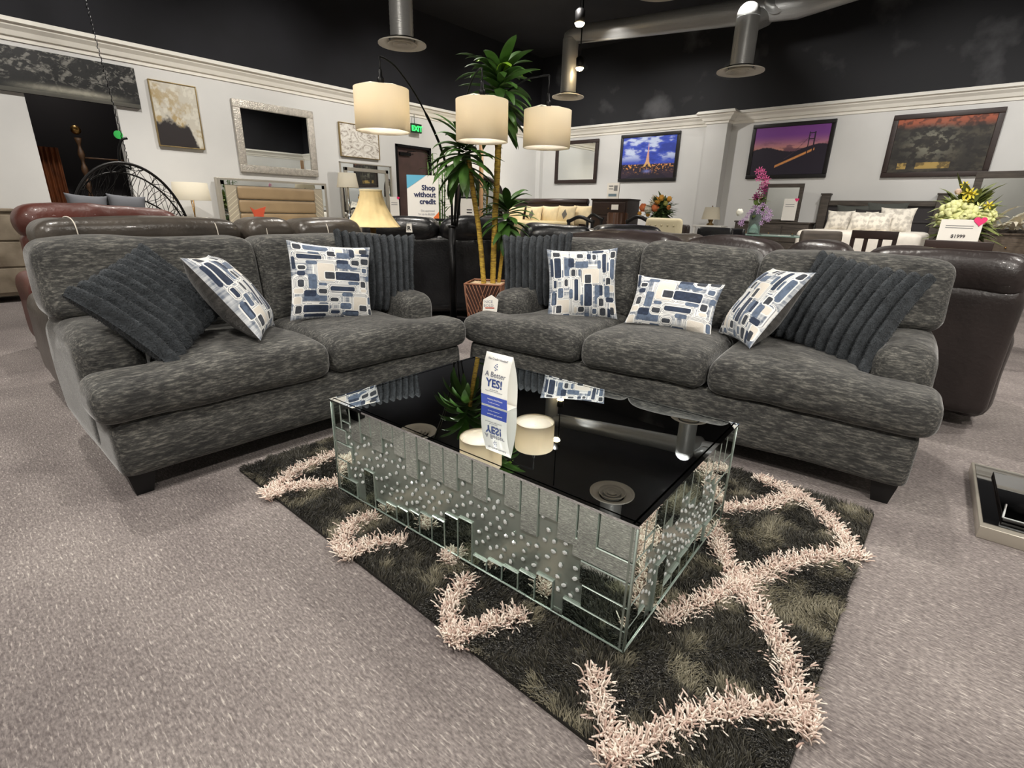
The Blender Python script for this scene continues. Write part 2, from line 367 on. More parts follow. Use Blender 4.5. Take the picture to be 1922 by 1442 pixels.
M_blackwood = mat('black_wood', (14, 14, 15), .45)
def sofa(loc, rz, Ln, cuts, label, seed):
    t = empty('sofa' if len(cuts) > 1 else 'loveseat', loc, rz, label, 'sofa')
    def fr(V):   # soft bulge of the front rail
        V[:, 1] -= np.where(V[:, 1] < .3, .012*np.sin((V[:, 2]-.1)/.25*PI).clip(0), 0); return V
    soft('base', [(.045, Ln-.045, .015, 1.02, .10, .36, .035)], M_chen, t, .02, 4, fr, .003, 5, seed)
    soft('back_frame', [(.06, Ln-.06, .86, 1.06, .12, .84, .06)], M_chen, t, .022, 4, None, .003, 5, seed+1)
    for s in (0, 1):
        x0, x1 = (.03, .28) if s == 0 else (Ln-.28, Ln-.03)
        def am(V, s=s):
            k = np.clip((V[:, 2]-.5)/.15, 0, 1); V[:, 2] += .02*np.sin((V[:, 1]-.25)*4)*k; return V
        soft('arm', [(x0, x1, .26, 1.05, .11, .665, .085)], M_chen, t, .018, 8, am, .005, 6, seed+5+s)
    edges = [0]+cuts+[Ln]
    for i in range(len(edges)-1):
        a, b = edges[i], edges[i+1]; first = i == 0; last = i == len(edges)-2
        xa = .30 if first else a+.004; xb = Ln-.30 if last else b-.004
        bx = [(xa, xb, -.025, .86, .350, .535, .062)]
        if first: bx.append((.0, .6, -.025, .245, .350, .535, .062))
        if last: bx.append((Ln-.6, Ln, -.025, .245, .350, .535, .062))
        cx = (xa+xb)/2; hw = (xb-xa)/2
        def puff(V, cx=cx, hw=hw, a=a, b=b):
            u = np.clip((V[:, 0]-cx)/(hw*1.15), -1, 1); v = np.clip((V[:, 1]-.38)/.47, -1, 1)
            k = sstep(.42, .50, V[:, 2]); V[:, 2] += k*.035*(1-u**2)*(1-v**4)
            edge = sstep(.22, -.05, V[:, 1]); V[:, 2] -= k*edge*.010
            return V
        soft('seat_cushion', bx, M_chen, t, .016, 7, puff, .006, 6.5, seed+10+i)
        xa2 = a+.03 if first else a+.002; xb2 = Ln-.03 if last else b-.002
        ia = .30 if first else xa2; ib = Ln-.30 if last else xb2
        bx = [(ia, ib, .66, .93, .515, 1.01, .065), (xa2, xb2, .66, .93, .67, 1.01, .06)]
        def tilt(V, a=xa2, b=xb2, i=i):
            z = V[:, 2]; u = np.clip((2*V[:, 0]-a-b)/(b-a), -1, 1)
            V[:, 1] += (z-.52)*.17 - .035*(1-u**2)*np.sin(np.clip((z-.5)/.5, 0, 1)*PI)*(V[:, 1] < .79)
            V[:, 2] += .018*(1-u**4)*sstep(.8, 1.0, z); return V
        soft('back_cushion', bx, M_chen, t, .018, 7, tilt, .009, 5.5, seed+20+i)
    for x in (.07, Ln-.17):
        for y in (.05, .90):
            p = .018
            mb = MB(); mb.add([(x+p, y+p, 0), (x+.1-p, y+p, 0), (x+.1-p, y+.1-p, 0), (x+p, y+.1-p, 0), (x, y, .105), (x+.1, y, .105), (x+.1, y+.1, .105), (x, y+.1, .105)],
                              [(0, 3, 2, 1), (4, 5, 6, 7), (0, 1, 5, 4), (1, 2, 6, 5), (2, 3, 7, 6), (3, 0, 4, 7)])
            mb.build('leg', M_blackwood, t)
    return t
sofa((-2.385, .315, 0), R(89.5), 1.99, [1.01], 'dark grey chenille two-seat loveseat on the left, with four pillows', 1)
sofa((-2.47, 2.36, 0), R(4), 2.57, [.92, 1.64], 'dark grey chenille three-seat sofa behind the glass coffee table', 40)

# ---------------------------------------------------------------- pillows
def geo_pattern(U, V, seed=0):
    """U,V in 0..1 (V up) -> linear rgb: nested round-cornered blocks in navy, slate and cream"""
    W = np.array([.92, .92, .90]); G = lin((168, 174, 182)); NV = lin((44, 55, 76)); SL = lin((92, 106, 128)); CR = lin((226, 219, 208)); CH = lin((58, 62, 70))
    n = fbm(U*60, V*6, 3+seed, 2)*.5+fbm(U*6, V*60, 9+seed, 2)*.5
    C = mixc(lin((104, 114, 130)), lin((204, 207, 210)), (n-.32)*2.6)
    Vd = 1-V
    L_ = [(.02, .12, .38, .10, 0), ]
    rects = [ # x0,y0,x1,y1,color,rings  (y downwards)
        (.16, .03, .45, .10, SL, 1), (.05, .03, .14, .10, CH, 1), (.07, .16, .36, .22, NV, 3), (.07, .31, .16, .36, CH, 1), (.43, .09, .53, .16, CH, 1), (.53, .03, .62, .14, CR, 1),
        (.78, .02, .92, .10, CR, 1), (.84, .04, .95, .10, CH, 0), (.30, .27, .50, .50, CR, 4), (.38, .38, .50, .47, CH, 1), (.53, .21, .68, .33, NV, 0), (.53, .26, .80, .33, SL, 0), (.72, .20, .83, .27, CH, 2),
        (.86, .17, .97, .25, CH, 2), (.87, .30, .95, .36, SL, 1), (.51, .37, .83, .48, NV, 1), (.06, .49, .13, .58, CH, 4), (.02, .60, .12, .66, CR, 1), (.13, .62, .40, .76, SL, 0), (.13, .62, .27, .70, NV, 0),
        (.30, .52, .40, .56, SL, 0), (.44, .56, .75, .62, NV, 3), (.30, .60, .40, .66, CH, 2), (.84, .48, .92, .56, CH, 1), (.84, .58, .93, .62, CR, 1), (.44, .71, .54, .76, CH, 2), (.73, .69, .92, .88, CR, 4), (.81, .80, .92, .88, CH, 1),
        (.20, .12, .34, .145, SL, 0), (.17, .24, .30, .29, SL, 0), (.54, .10, .70, .18, SL, 0), (.18, .42, .28, .60, SL, 0), (.06, .38, .15, .44, NV, 0), (.66, .49, .82, .53, SL, 0), (.58, .64, .72, .69, SL, 0), (.56, .78, .70, .86, SL, 1), (.86, .10, .99, .14, NV, 0), (.01, .20, .05, .36, NV, 0), (.30, .78, .42, .80, SL, 0), (.93, .40, .99, .47, SL, 0), (.62, .88, .80, .96, NV, 1), (.14, .93, .40, .97, NV, 0), (.70, .04, .77, .16, NV, 0),
        (.02, .71, .10, .80, CR, 1), (.04, .82, .11, .92, CH, 2), (.13, .81, .42, .91, NV, 1), (.45, .88, .56, .93, NV, 2), (.60, .90, .80, .95, SL, 0), (.94, .68, .99, .78, SL, 1), (.94, .84, .99, .92, CH, 1)]
    for (x0, y0, x1, y1) in ((.02, .13, .42, .26), (.25, .22, .55, .55), (.40, .52, .82, .67), (.68, .15, .86, .36), (.20, .58, .43, .79), (.68, .64, .95, .92), (.02, .44, .17, .80), (.40, .67, .60, .80), (.10, .78, .46, .94), (.50, .02, .76, .20), (.80, .40, .97, .66)):
        cx, cy = (x0+x1)/2, (y0+y1)/2; qx = np.abs(U-cx)-(x1-x0)/2+.03; qy = np.abs(Vd-cy)-(y1-y0)/2+.03; d = np.hypot(np.maximum(qx, 0), np.maximum(qy, 0))+np.minimum(np.maximum(qx, qy), 0)-.03
        C[np.abs(d) < .0055] = W; C[np.abs(d-.013) < .003] = lin((232, 232, 230)); C[(np.abs(d-.0075) < .0018)] = lin((110, 112, 122))
    for (x0, y0, x1, y1, c, k) in rects:
        cx, cy = (x0+x1)/2, (y0+y1)/2; hx, hy = (x1-x0)/2, (y1-y0)/2; r = .02
        qx = np.abs(U-cx)-hx+r; qy = np.abs(Vd-cy)-hy+r
        d = np.hypot(np.maximum(qx, 0), np.maximum(qy, 0))+np.minimum(np.maximum(qx, qy), 0)-r
        if k > 1:
            m_ = (d > 0) & (d < .013*k); C[m_] = (W*.93)
            for j in range(1, k): C[(np.abs(d-.013*j) < .0026)] = lin((96, 100, 110))
        elif k: C[(d > 0) & (d < .012)] = W*.93
        f = d < 0; tx = .6+.9*fbm(U*34, V*34, 5, 3)[..., None]
        C = np.where(f[..., None], c*tx if c is not CR else c*(.95+.1*(tx-.8)), C)
    return np.clip(C, 0, 1)
M_geo = mat('printed_pillow_cover', (255, 255, 255), .85, attr='Col', sheen=.1, bump=.25, bscale=220)
M_fur = mat('slate_faux_fur', (62, 66, 70), .8, var=.3, scale=24, stretch=(1, 1, 1), sheen=.2, bump=.6, bscale=120, spec=.2)
M_chenback = mat('charcoal_chenille_back', (70, 68, 66), .9, var=.5, scale=18, stretch=(1, 3, 1), bump=.4, bscale=120, sheen=.2)
def pillow_xyz(U, V, side, w, h, t, pinch=.075, rib=0, seed=0):
    a = 1-np.abs(U)**2.6; b = 1-np.abs(V)**2.6
    x = U*w/2*(1-pinch*(1-np.abs(V)**2.2)*np.abs(U)); y = V*h/2*(1-pinch*(1-np.abs(U)**2.2)*np.abs(V))
    z = t/2*(np.clip(a, 0, 1)**.62)*(np.clip(b, 0, 1)**.62)
    P = np.stack([x, y, z], -1).reshape(-1, 3)
    z = z+.006*wob(P, 22, seed).reshape(z.shape)*np.clip(a*b*4, 0, 1)
    if rib:
        s = np.abs(np.sin((U*.5+.5)*rib*PI))**.85; e = .45+.55*np.clip(b*3, 0, 1)*np.clip(a*4+.3, 0, 1)
        z = z+(s-.6)*.062*e; z = np.maximum(z, .006*s)
        y = y+np.sign(V)*np.clip((np.abs(V)-.8)*5, 0, 1)*s*.016; 
        z = z+.016*s*np.clip(1-b*2.2, 0, 1)
    return np.stack([x, y, side*z], -1)
def grid_faces(n, m, off=0, flip=False):
    i, j = np.meshgrid(np.arange(n-1), np.arange(m-1), indexing='ij'); a = i*m+j; F = np.stack([a, a+m, a+m+1, a+1], -1).reshape(-1, 4)+off
    return F[:, ::-1] if flip else F
def geo_pillow(w, h, t, seed, label, M, group, uv=(0, 1, 0, 1), flip=False):
    n = 230; k = int(n*h/w)
    u = np.linspace(-1, 1, n); v = np.linspace(-1, 1, k); U, V = np.meshgrid(u, v, indexing='ij')
    P = pillow_xyz(U, V, 1, w, h, t, seed=seed)
    uu = uv[0]+(uv[1]-uv[0])*(U*.5+.5); vv = uv[2]+(uv[3]-uv[2])*(V*.5+.5)
    if flip: uu, vv = 1-vv, uu
    C = geo_pattern(uu, vv, seed)
    t_ = empty('throw_pillow', (0, 0, 0), 0, label, 'pillow', group); t_.matrix_world = M
    mesh_np('printed_cover', P.reshape(-1, 3), grid_faces(n, k), M_geo, t_, True, C.reshape(-1, 3))
    n2 = 40; u = np.linspace(-1, 1, n2); U, V = np.meshgrid(u, u, indexing='ij'); P = pillow_xyz(U, V, -1, w, h, t, seed=seed+1)
    mesh_np('backing', P.reshape(-1, 3), grid_faces(n2, n2, flip=True), M_chenback, t_)
    return t_
def fur_mesh(w, h, t, rib, seed):
    n = 150; m_ = 90; u = np.linspace(-1, 1, n); v = np.linspace(-1, 1, m_); U, V = np.meshgrid(u, v, indexing='ij')
    A = pillow_xyz(U, V, 1, w, h, t, rib=rib, seed=seed).reshape(-1, 3); B = pillow_xyz(U, V, -1, w, h, t, rib=rib, seed=seed+1).reshape(-1, 3)
    VV = np.vstack([A, B]); FF = np.vstack([grid_faces(n, m_), grid_faces(n, m_, n*m_, True)])
    return VV, FF
def fur_pillow(w, h, t, seed, label, M, rib=9):
    VV, FF = fur_mesh(w, h, t, rib, seed)
    t_ = mesh_np('faux_fur_pillow', VV, FF, M_fur, None); t_.matrix_world = M
    tag(t_, label, 'pillow', 'ribbed faux fur pillows')
    me = t_.data; nv = len(VV); N = np.empty(nv*3, np.float32); me.vertices.foreach_get('normal', N); N = N.reshape(-1, 3)
    g = np.random.default_rng(seed); f = g.integers(0, len(FF), 34000); bc = g.dirichlet(np.ones(4), len(f))
    p = (VV[FF[f]]*bc[..., None]).sum(1); nn = N[FF[f]].mean(1); nn /= np.linalg.norm(nn, axis=1, keepdims=True)+1e-9
    d = nn+g.normal(scale=.5, size=nn.shape)+np.array([0, -.5, 0]); d /= np.linalg.norm(d, axis=1, keepdims=True)
    ln = g.uniform(.006, .012, (len(f), 1)); s = np.cross(d, g.normal(size=d.shape)); s /= np.linalg.norm(s, axis=1, keepdims=True)+1e-9; s *= .0009
    T = np.stack([p-s, p+s, p+d*ln], 1).reshape(-1, 3)
    fz = mesh_np('fur_nap', T, np.arange(len(T)).reshape(-1, 3), M_fur, t_, False); fz['kind'] = 'stuff'
    return t_
def PM(center, yaw, lean, roll=0):
    """pillow matrix: face normal heads along yaw (deg from +X), leaning back by lean, rolled in its plane"""
    # local z (face normal) -> horizontal yaw dir tilted up by lean ; local y -> up
    n = Vector((math.cos(R(yaw))*math.cos(R(lean)), math.sin(R(yaw))*math.cos(R(lean)), math.sin(R(lean))))
    x = Vector((-math.sin(R(yaw)), math.cos(R(yaw)), 0)); y = n.cross(x)
    Mx = Matrix(((x.x, y.x, n.x, center[0]), (x.y, y.y, n.y, center[1]), (x.z, y.z, n.z, center[2]), (0, 0, 0, 1)))
    return Mx @ Matrix.Rotation(R(roll), 4, 'Z')
GG = 'printed pillows in navy, grey and white blocks'
geo_pillow(.49, .46, .15, 0, 'printed navy and white square pillow standing flat against the loveseat right back cushion', PM((-2.830, 1.625, 0.767), -14, 12, -6), GG)
geo_pillow(.48, .48, .20, 1, 'printed navy and white pillow leaning on the fur pillow at left of the loveseat', PM((-2.740, 1.025, 0.762), 60, 36, -4), GG, flip=True)
fur_pillow(.58, .45, .15, 5, 'slate ribbed fur pillow slumped over the loveseat left arm', PM((-2.770, 0.695, 0.757), 32, 40, 20), rib=9)
fur_pillow(.54, .50, .14, 6, 'slate ribbed fur pillow upright against the loveseat right arm', PM((-2.910, 2.005, 0.792), -18, 8, -4), rib=11)
fur_pillow(.52, .50, .14, 7, 'slate ribbed fur pillow upright at the left arm of the sofa', PM((-2.300, 2.945, 0.792), -66, 8, 4), rib=10)
geo_pillow(.46, .46, .14, 2, 'printed square pillow in front of the fur pillow at the sofa left end', PM((-1.835, 2.835, 0.757), -54, 14, 3), GG, flip=True)
geo_pillow(.52, .32, .13, 3, 'printed oblong lumbar pillow on the middle seat of the sofa', PM((-1.245, 2.935, 0.692), -80, 28, -2), GG, uv=(0, 1, .2, .8))
geo_pillow(.46, .46, .19, 4, 'printed square pillow tilted on the right seat of the sofa', PM((-0.745, 2.915, 0.752), -144, 34, 4), GG, flip=True)
fur_pillow(.58, .49, .15, 8, 'slate ribbed fur pillow slumped against the sofa right arm', PM((-0.395, 3.025, 0.772), -110, 28, -8), rib=10)
# ---------------------------------------------------------------- coffee table
M_mir = mat('mirror_glass', (212, 226, 220), .015, 1.0)
M_mtop = mat('mirror_top_glass', (226, 232, 234), .01, 1.0)
M_fog = mat('smoky_mirror', (158, 168, 160), .2, .62, bump=.05, bscale=9)
M_gl = mat('bevelled_glass_edge', (176, 190, 182), .25, .5)
M_cry = mat('clear_crystal', (250, 255, 255), .05, 0.15, trans=.35, ior=1.5, coat=1.0)
TA = Vector((-1.835, 1.0, 0)); TB = Vector((-.465, 1.055, 0)); TL = (TB-TA).length; TW = .87; TH = .45; TZ = .03
trz = math.atan2(TB.y-TA.y, TB.x-TA.x)
tb = empty('coffee_table', (TA.x, TA.y, TZ), trz, 'mirrored block coffee table with crystals, standing on the shag rug', 'coffee table')
H = TH-TZ
MB().box(-.004, TL+.004, -.004, TW+.004, H-.008, H).build('table_top', M_mtop, tb)
MB().box(.02, TL-.02, .02, TW-.02, 0, H-.01).build('core', M_blackwood, tb)
e = MB(); q = .003
for (a, b) in (((0, 0), (TL, 0)), ((TL, 0), (TL, TW)), ((TL, TW), (0, TW)), ((0, TW), (0, 0))): e.tube([(a[0], a[1], H-.004), (b[0], b[1], H-.004)], q, 6); e.tube([(a[0], a[1], .004), (b[0], b[1], .004)], q, 6)
for (a, b) in ((0, 0), (TL, 0), (TL, TW), (0, TW)): e.tube([(a, b, 0), (a, b, H)], q, 6)
e.build('edge_trim', M_gl, tb)
def side(nm, ln, M, seed, withcr):
    """a mirrored side: recessed smoky panel, mirror tiles round its rim, crystals between (local u along, v up)"""
    g = random.Random(seed)
    pn = MB().box(0, ln, .010, .016, 0, H, M).build(nm, M_fog, tb)
    tiles = []; fr = .0018
    hz = [.0, .085, .16, .235, .30, H*.70]      # stacked end tiles
    for k in range(4):
        z0 = [.0, .075, .155, .235][k]; z1 = [.075, .155, .235, .30][k]; wl = [.17, .10, .15, .11][k]
        tiles.append((0, wl*.8, z0, z1)); tiles.append((ln-[.21, .15, .16, .19][k], ln, z0, z1))
    tiles.append((0, .062, .30, H)); tiles.append((ln-.11, ln, .30, H))
    tiles.append((.064, .125, .345, H)); tiles.append((.064, .12, .30, .342))
    n = int((ln-.125-.11)/.066); wd = (ln-.125-.11)/n
    for i in range(n):
        hh = [.15, .10, .14, .085, .125, .17, .095, .145][i % 8]*g.uniform(.95, 1.1); x0 = .125+i*wd
        tiles.append((x0, x0+wd, H-hh, H))
        hb = [.085, .14, .06, .10, .155, .075, .12, .05][(i*3+1) % 8]*g.uniform(.95, 1.15)
        if x0 > .14 and x0+wd < ln-.21: tiles.append((x0, x0+wd, 0, hb))
    mb = MB(); eg = MB()
    for (a, b, z0, z1) in tiles:
        a += fr; b -= fr; z0 += fr; z1 -= fr; bv = .0022
        jx = g.uniform(-.0006, .0006); jz = g.uniform(-.0006, .0006)
        f = [(a+bv, .001+jx, z0+bv), (b-bv, .001-jx, z0+bv), (b-bv, .001-jx+jz, z1-bv), (a+bv, .001+jx+jz, z1-bv)]
        bk = [(a, .0045, z0), (b, .0045, z0), (b, .0045, z1), (a, .0045, z1)]
        b2 = [(a, .010, z0), (b, .010, z0), (b, .010, z1), (a, .010, z1)]
        mb.add([M @ Vector(p) for p in f], [(0, 1, 2, 3)])
        eg.add([M @ Vector(p) for p in f+bk+b2], [(i, 4+i, 4+(i+1) % 4, (i+1) % 4) for i in range(4)]+[(4+i, 8+i, 8+(i+1) % 4, 4+(i+1) % 4) for i in range(4)])
    mb.build('mirror_tiles', M_mir, pn); eg.build('tile_bevels', M_gl, pn)
    if not withcr: return
    # crystals
    def gem(r):
        V = [(0, 0, -.6*r)]; F = []
        for k in range(6): a = k*PI/3; V.append((r*math.cos(a), r*1.25*math.sin(a), 0))
        for k in range(6): a = k*PI/3+PI/6; V.append((r*.55*math.cos(a), r*.7*math.sin(a), .55*r))
        F = [(0, 1+(k+1) % 6, 1+k) for k in range(6)]+[(1+k, 1+(k+1) % 6, 7+k) for k in range(6)]+[(1+(k+1) % 6, 7+(k+1) % 6, 7+k) for k in range(6)]+[tuple(range(7, 13))]
        return V, F
    V, F = gem(.0075); gm = bpy.data.meshes.new('crystal'); gm.from_pydata(V, [], F); gm.materials.append(M_cry)
    pts = []
    for _ in range(4000):
        u = g.uniform(.10, ln-.16); v = g.uniform(.09, H-.09)
        if any(a-.012 < u < b+.012 and z0-.012 < v < z1+.012 for (a, b, z0, z1) in tiles): 
            if g.random() > .03: continue
        if all((u-p[0])**2+(v-p[1])**2 > .030**2 for p in pts): pts.append((u, v))
    pts.sort(key=lambda p: -p[0]); rest = MB()
    nmax = withcr
    for i, (u, v) in enumerate(pts):
        T = M @ Matrix.Translation((u, .006, v)) @ Matrix.Rotation(PI/2, 4, 'X') @ Matrix.Rotation(g.uniform(0, 6), 4, 'Z') @ Matrix.Rotation(g.uniform(-.4, .4), 4, 'X')
        if i < nmax: o = link('crystal', gm, None, pn); o.matrix_local = T
        else: rest.add([T @ Vector(p) for p in V], F)
    if rest.v: rest.build('crystal', M_cry, pn)['kind'] = 'stuff'
I4 = Matrix.Identity(4)
side('front_panel', TL, I4, 3, 70)
side('side_panel', TW, Matrix.Translation((TL, 0, 0)) @ Matrix.Rotation(PI/2, 4, 'Z'), 5, 30)
side('back_panel', TL, Matrix.Translation((TL, TW, 0)) @ Matrix.Rotation(PI, 4, 'Z'), 7, 0)
side('side_panel', TW, Matrix.Translation((0, TW, 0)) @ Matrix.Rotation(-PI/2, 4, 'Z'), 9, 0)

# ---------------------------------------------------------------- shag rug
RX0, RX1, RY0, RY1 = -2.36, -.03, .79, 2.44
rug = empty('shag_rug', (0, 0, 0), 0, 'dark shag rug with pale yarn lattice, under the mirrored coffee table', 'rug')
M_rb = mat('rug_backing', (30, 28, 24), .95)
MB().box(RX0, RX1, RY0, RY1, .001, .012).build('backing', M_rb, rug)
M_pile = mat('silky_dark_pile', (60, 56, 48), .45, attr='Col', sheen=.3)
M_yarn = mat('pale_yarn', (222, 204, 190), .8, attr='Col')
def F(*pts): return [px_z(x, y, .035) for x, y in pts]
CUR = [F((1165, 1410), (1130, 1330), (1118, 1245)), F((1165, 1410), (1290, 1345), (1400, 1322), (1510, 1345)), F((1510, 1345), (1480, 1240), (1440, 1165), (1392, 1095)),
       F((1392, 1095), (1360, 1040), (1345, 1005), (1330, 960)), F((1392, 1092), (1310, 1128), (1240, 1160)), F((1392, 1092), (1480, 1050), (1600, 1035)),
       F((1605, 1035), (1570, 985), (1495, 922)), F((1495, 922), (1430, 945), (1340, 950)), F((1495, 922), (1420, 890)), F((850, 1185), (845, 1130), (878, 1075)), F((850, 1190), (920, 1165), (990, 1145)),
       F((640, 1035), (655, 985), (705, 960)), F((640, 1040), (700, 1015), (765, 1010)), F((495, 928), (560, 878), (640, 845)), F((495, 928), (560, 908), (640, 905)),
       F((1510, 1345), (1580, 1440)), F((1165, 1410), (1120, 1470)), F((1610, 1035), (1625, 1050)), F((850, 1190), (800, 1215)), F((640, 1040), (600, 1050))]
# hidden continuation below the table
CUR += [[Vector((-1.15, 1.0, .035)), Vector((-1.0, 1.3, .035)), Vector((-.6, 1.6, .035))], [Vector((-1.9, 1.0, .035)), Vector((-1.7, 1.5, .035)), Vector((-1.2, 2.1, .035))]]
def resample(c, st=.01):
    out = []
    # catmull-like smoothing
    P = [c[0]]+c+[c[-1]]
    for i in range(1, len(P)-2):
        p0, p1, p2, p3 = P[i-1], P[i], P[i+1], P[i+2]; n = max(2, int((p2-p1).length/st))
        for k in range(n):
            t = k/n; out.append(.5*((2*p1)+(p2-p0)*t+(2*p0-5*p1+4*p2-p3)*t*t+(3*p1-p0-3*p2+p3)*t**3))
    return out
def in_table(P):
    d = P-np.array([TA.x, TA.y]); c, s = math.cos(trz), math.sin(trz); u = d[:, 0]*c+d[:, 1]*s; v = -d[:, 0]*s+d[:, 1]*c
    return (u > .012) & (u < TL-.012) & (v > .012) & (v < TW-.012)
lines = np.array([p[:2] for c in CUR for p in resample(c)])
def band(P):
    out = np.full(len(P), 9.0)
    for i in range(0, len(P), 20000):
        q = P[i:i+20000]; out[i:i+20000] = np.sqrt(((q[:, None]-lines[None, ::2])**2).sum(-1)).min(1)
    return out
g = np.random.default_rng(11)
def inrug(P, mgn=0): return (P[:, 0] > RX0+mgn) & (P[:, 0] < RX1-mgn) & (P[:, 1] > RY0+mgn) & (P[:, 1] < RY1-mgn)
P = np.stack([g.uniform(RX0, RX1, 300000), g.uniform(RY0, RY1, 300000)], 1); P = P[~in_table(P)]; b = band(P); P = P[(b > .028)]; P = P[:140000]
n = len(P); sheen_patch = fbm(P[:, 0]*9, P[:, 1]*9, 21, 3); ang = fbm(P[:, 0]*5, P[:, 1]*5, 31, 3)*14+g.normal(scale=.6, size=n)
ln = g.uniform(.016, .032, n); leanv = np.stack([np.cos(ang), np.sin(ang)], 1)*(ln*g.uniform(.35, .85, n))[:, None]
z1 = np.sqrt(np.maximum(ln**2-(leanv**2).sum(1), .012**2))
wd = g.uniform(.0009, .0018, n); sa = g.uniform(0, PI, n); S = np.stack([np.cos(sa)*wd, np.sin(sa)*wd, np.zeros(n)], 1)
b0 = np.column_stack([P, np.full(n, .010)]); b1 = b0+np.column_stack([leanv*.35, z1*.65]); b2 = b0+np.column_stack([leanv, z1])
Vv = np.stack([b0-S, b0+S, b1+S, b1-S, b2+S*.5, b2-S*.5], 1).reshape(-1, 3)
ii = np.arange(n)*6; Fv = np.concatenate([np.stack([ii, ii+1, ii+2, ii+3], 1), np.stack([ii+3, ii+2, ii+4, ii+5], 1)])
tone = np.clip((sheen_patch-.54)*7, 0, 1)*.8+g.uniform(0, .22, n)  # patches of pile sheen painted into the fibre colour
Cc = mixc(lin((22, 21, 18)), lin((138, 132, 112)), tone); Cv = np.repeat(Cc, 6, 0)
pl = mesh_np('dark_pile', Vv, Fv, M_pile, rug, True, Cv); pl['kind'] = 'stuff'
# pale twisted yarn along the lattice
pts = []; 
for c in CUR:
    r_ = resample(c)
    for i, p in enumerate(r_[:-1]):
        t = (r_[i+1]-p); t = Vector((t.x, t.y, 0)).normalized(); nn = Vector((-t.y, t.x, 0))
        for _ in range(15): o_ = g.normal(scale=.016); pts.append((p.x+nn.x*o_+g.uniform(-.006, .006), p.y+nn.y*o_+g.uniform(-.006, .006), o_, nn.x, nn.y, t.x, t.y))
pts = np.array(pts); ok = inrug(pts[:, :2], -.03) & ~in_table(pts[:, :2]); pts = pts[ok]; n = len(pts)
ln = g.uniform(.024, .042, n); d2 = pts[:, 3:5]*(pts[:, 2:3]*18)+g.normal(scale=.55, size=(n, 2))
D = np.column_stack([d2, g.uniform(.5, 1.1, n)]); D /= np.linalg.norm(D, axis=1, keepdims=True)
A = np.column_stack([pts[:, :2], np.full(n, .012)]); mid = A+D*ln[:, None]*.5+np.column_stack([g.normal(scale=.003, size=(n, 2)), np.full(n, .004)]); E_ = mid+(D*[1, 1, .55])*ln[:, None]*.5
rad = g.uniform(.0017, .0028, n)
s1 = np.cross(D, [0, 0, 1.0]); s1 /= np.linalg.norm(s1, axis=1, keepdims=True)+1e-9; s2 = np.cross(D, s1)
rings = []
for c_, k in ((A, 1), (mid, 1.1), (E_, .9)):
    for a in range(4): rings.append(c_+(s1*math.cos(a*PI/2)+s2*math.sin(a*PI/2))*(rad*k)[:, None])
Vv = np.stack(rings, 1).reshape(-1, 3); ii = np.arange(n)*12; Fv = []
for r_ in range(2):
    for a in range(4): Fv.append(np.stack([ii+r_*4+a, ii+r_*4+(a+1) % 4, ii+r_*4+4+(a+1) % 4, ii+r_*4+4+a], 1))
Fv.append(np.stack([ii+8, ii+9, ii+10, ii+11], 1)); Fv = np.concatenate(Fv)
Cc = mixc(lin((186, 158, 146)), lin((244, 234, 222)), g.random(n)); Cv = np.repeat(Cc, 12, 0)
pl = mesh_np('pale_yarn_lattice', Vv, Fv, M_yarn, rug, True, Cv); pl['kind'] = 'stuff'
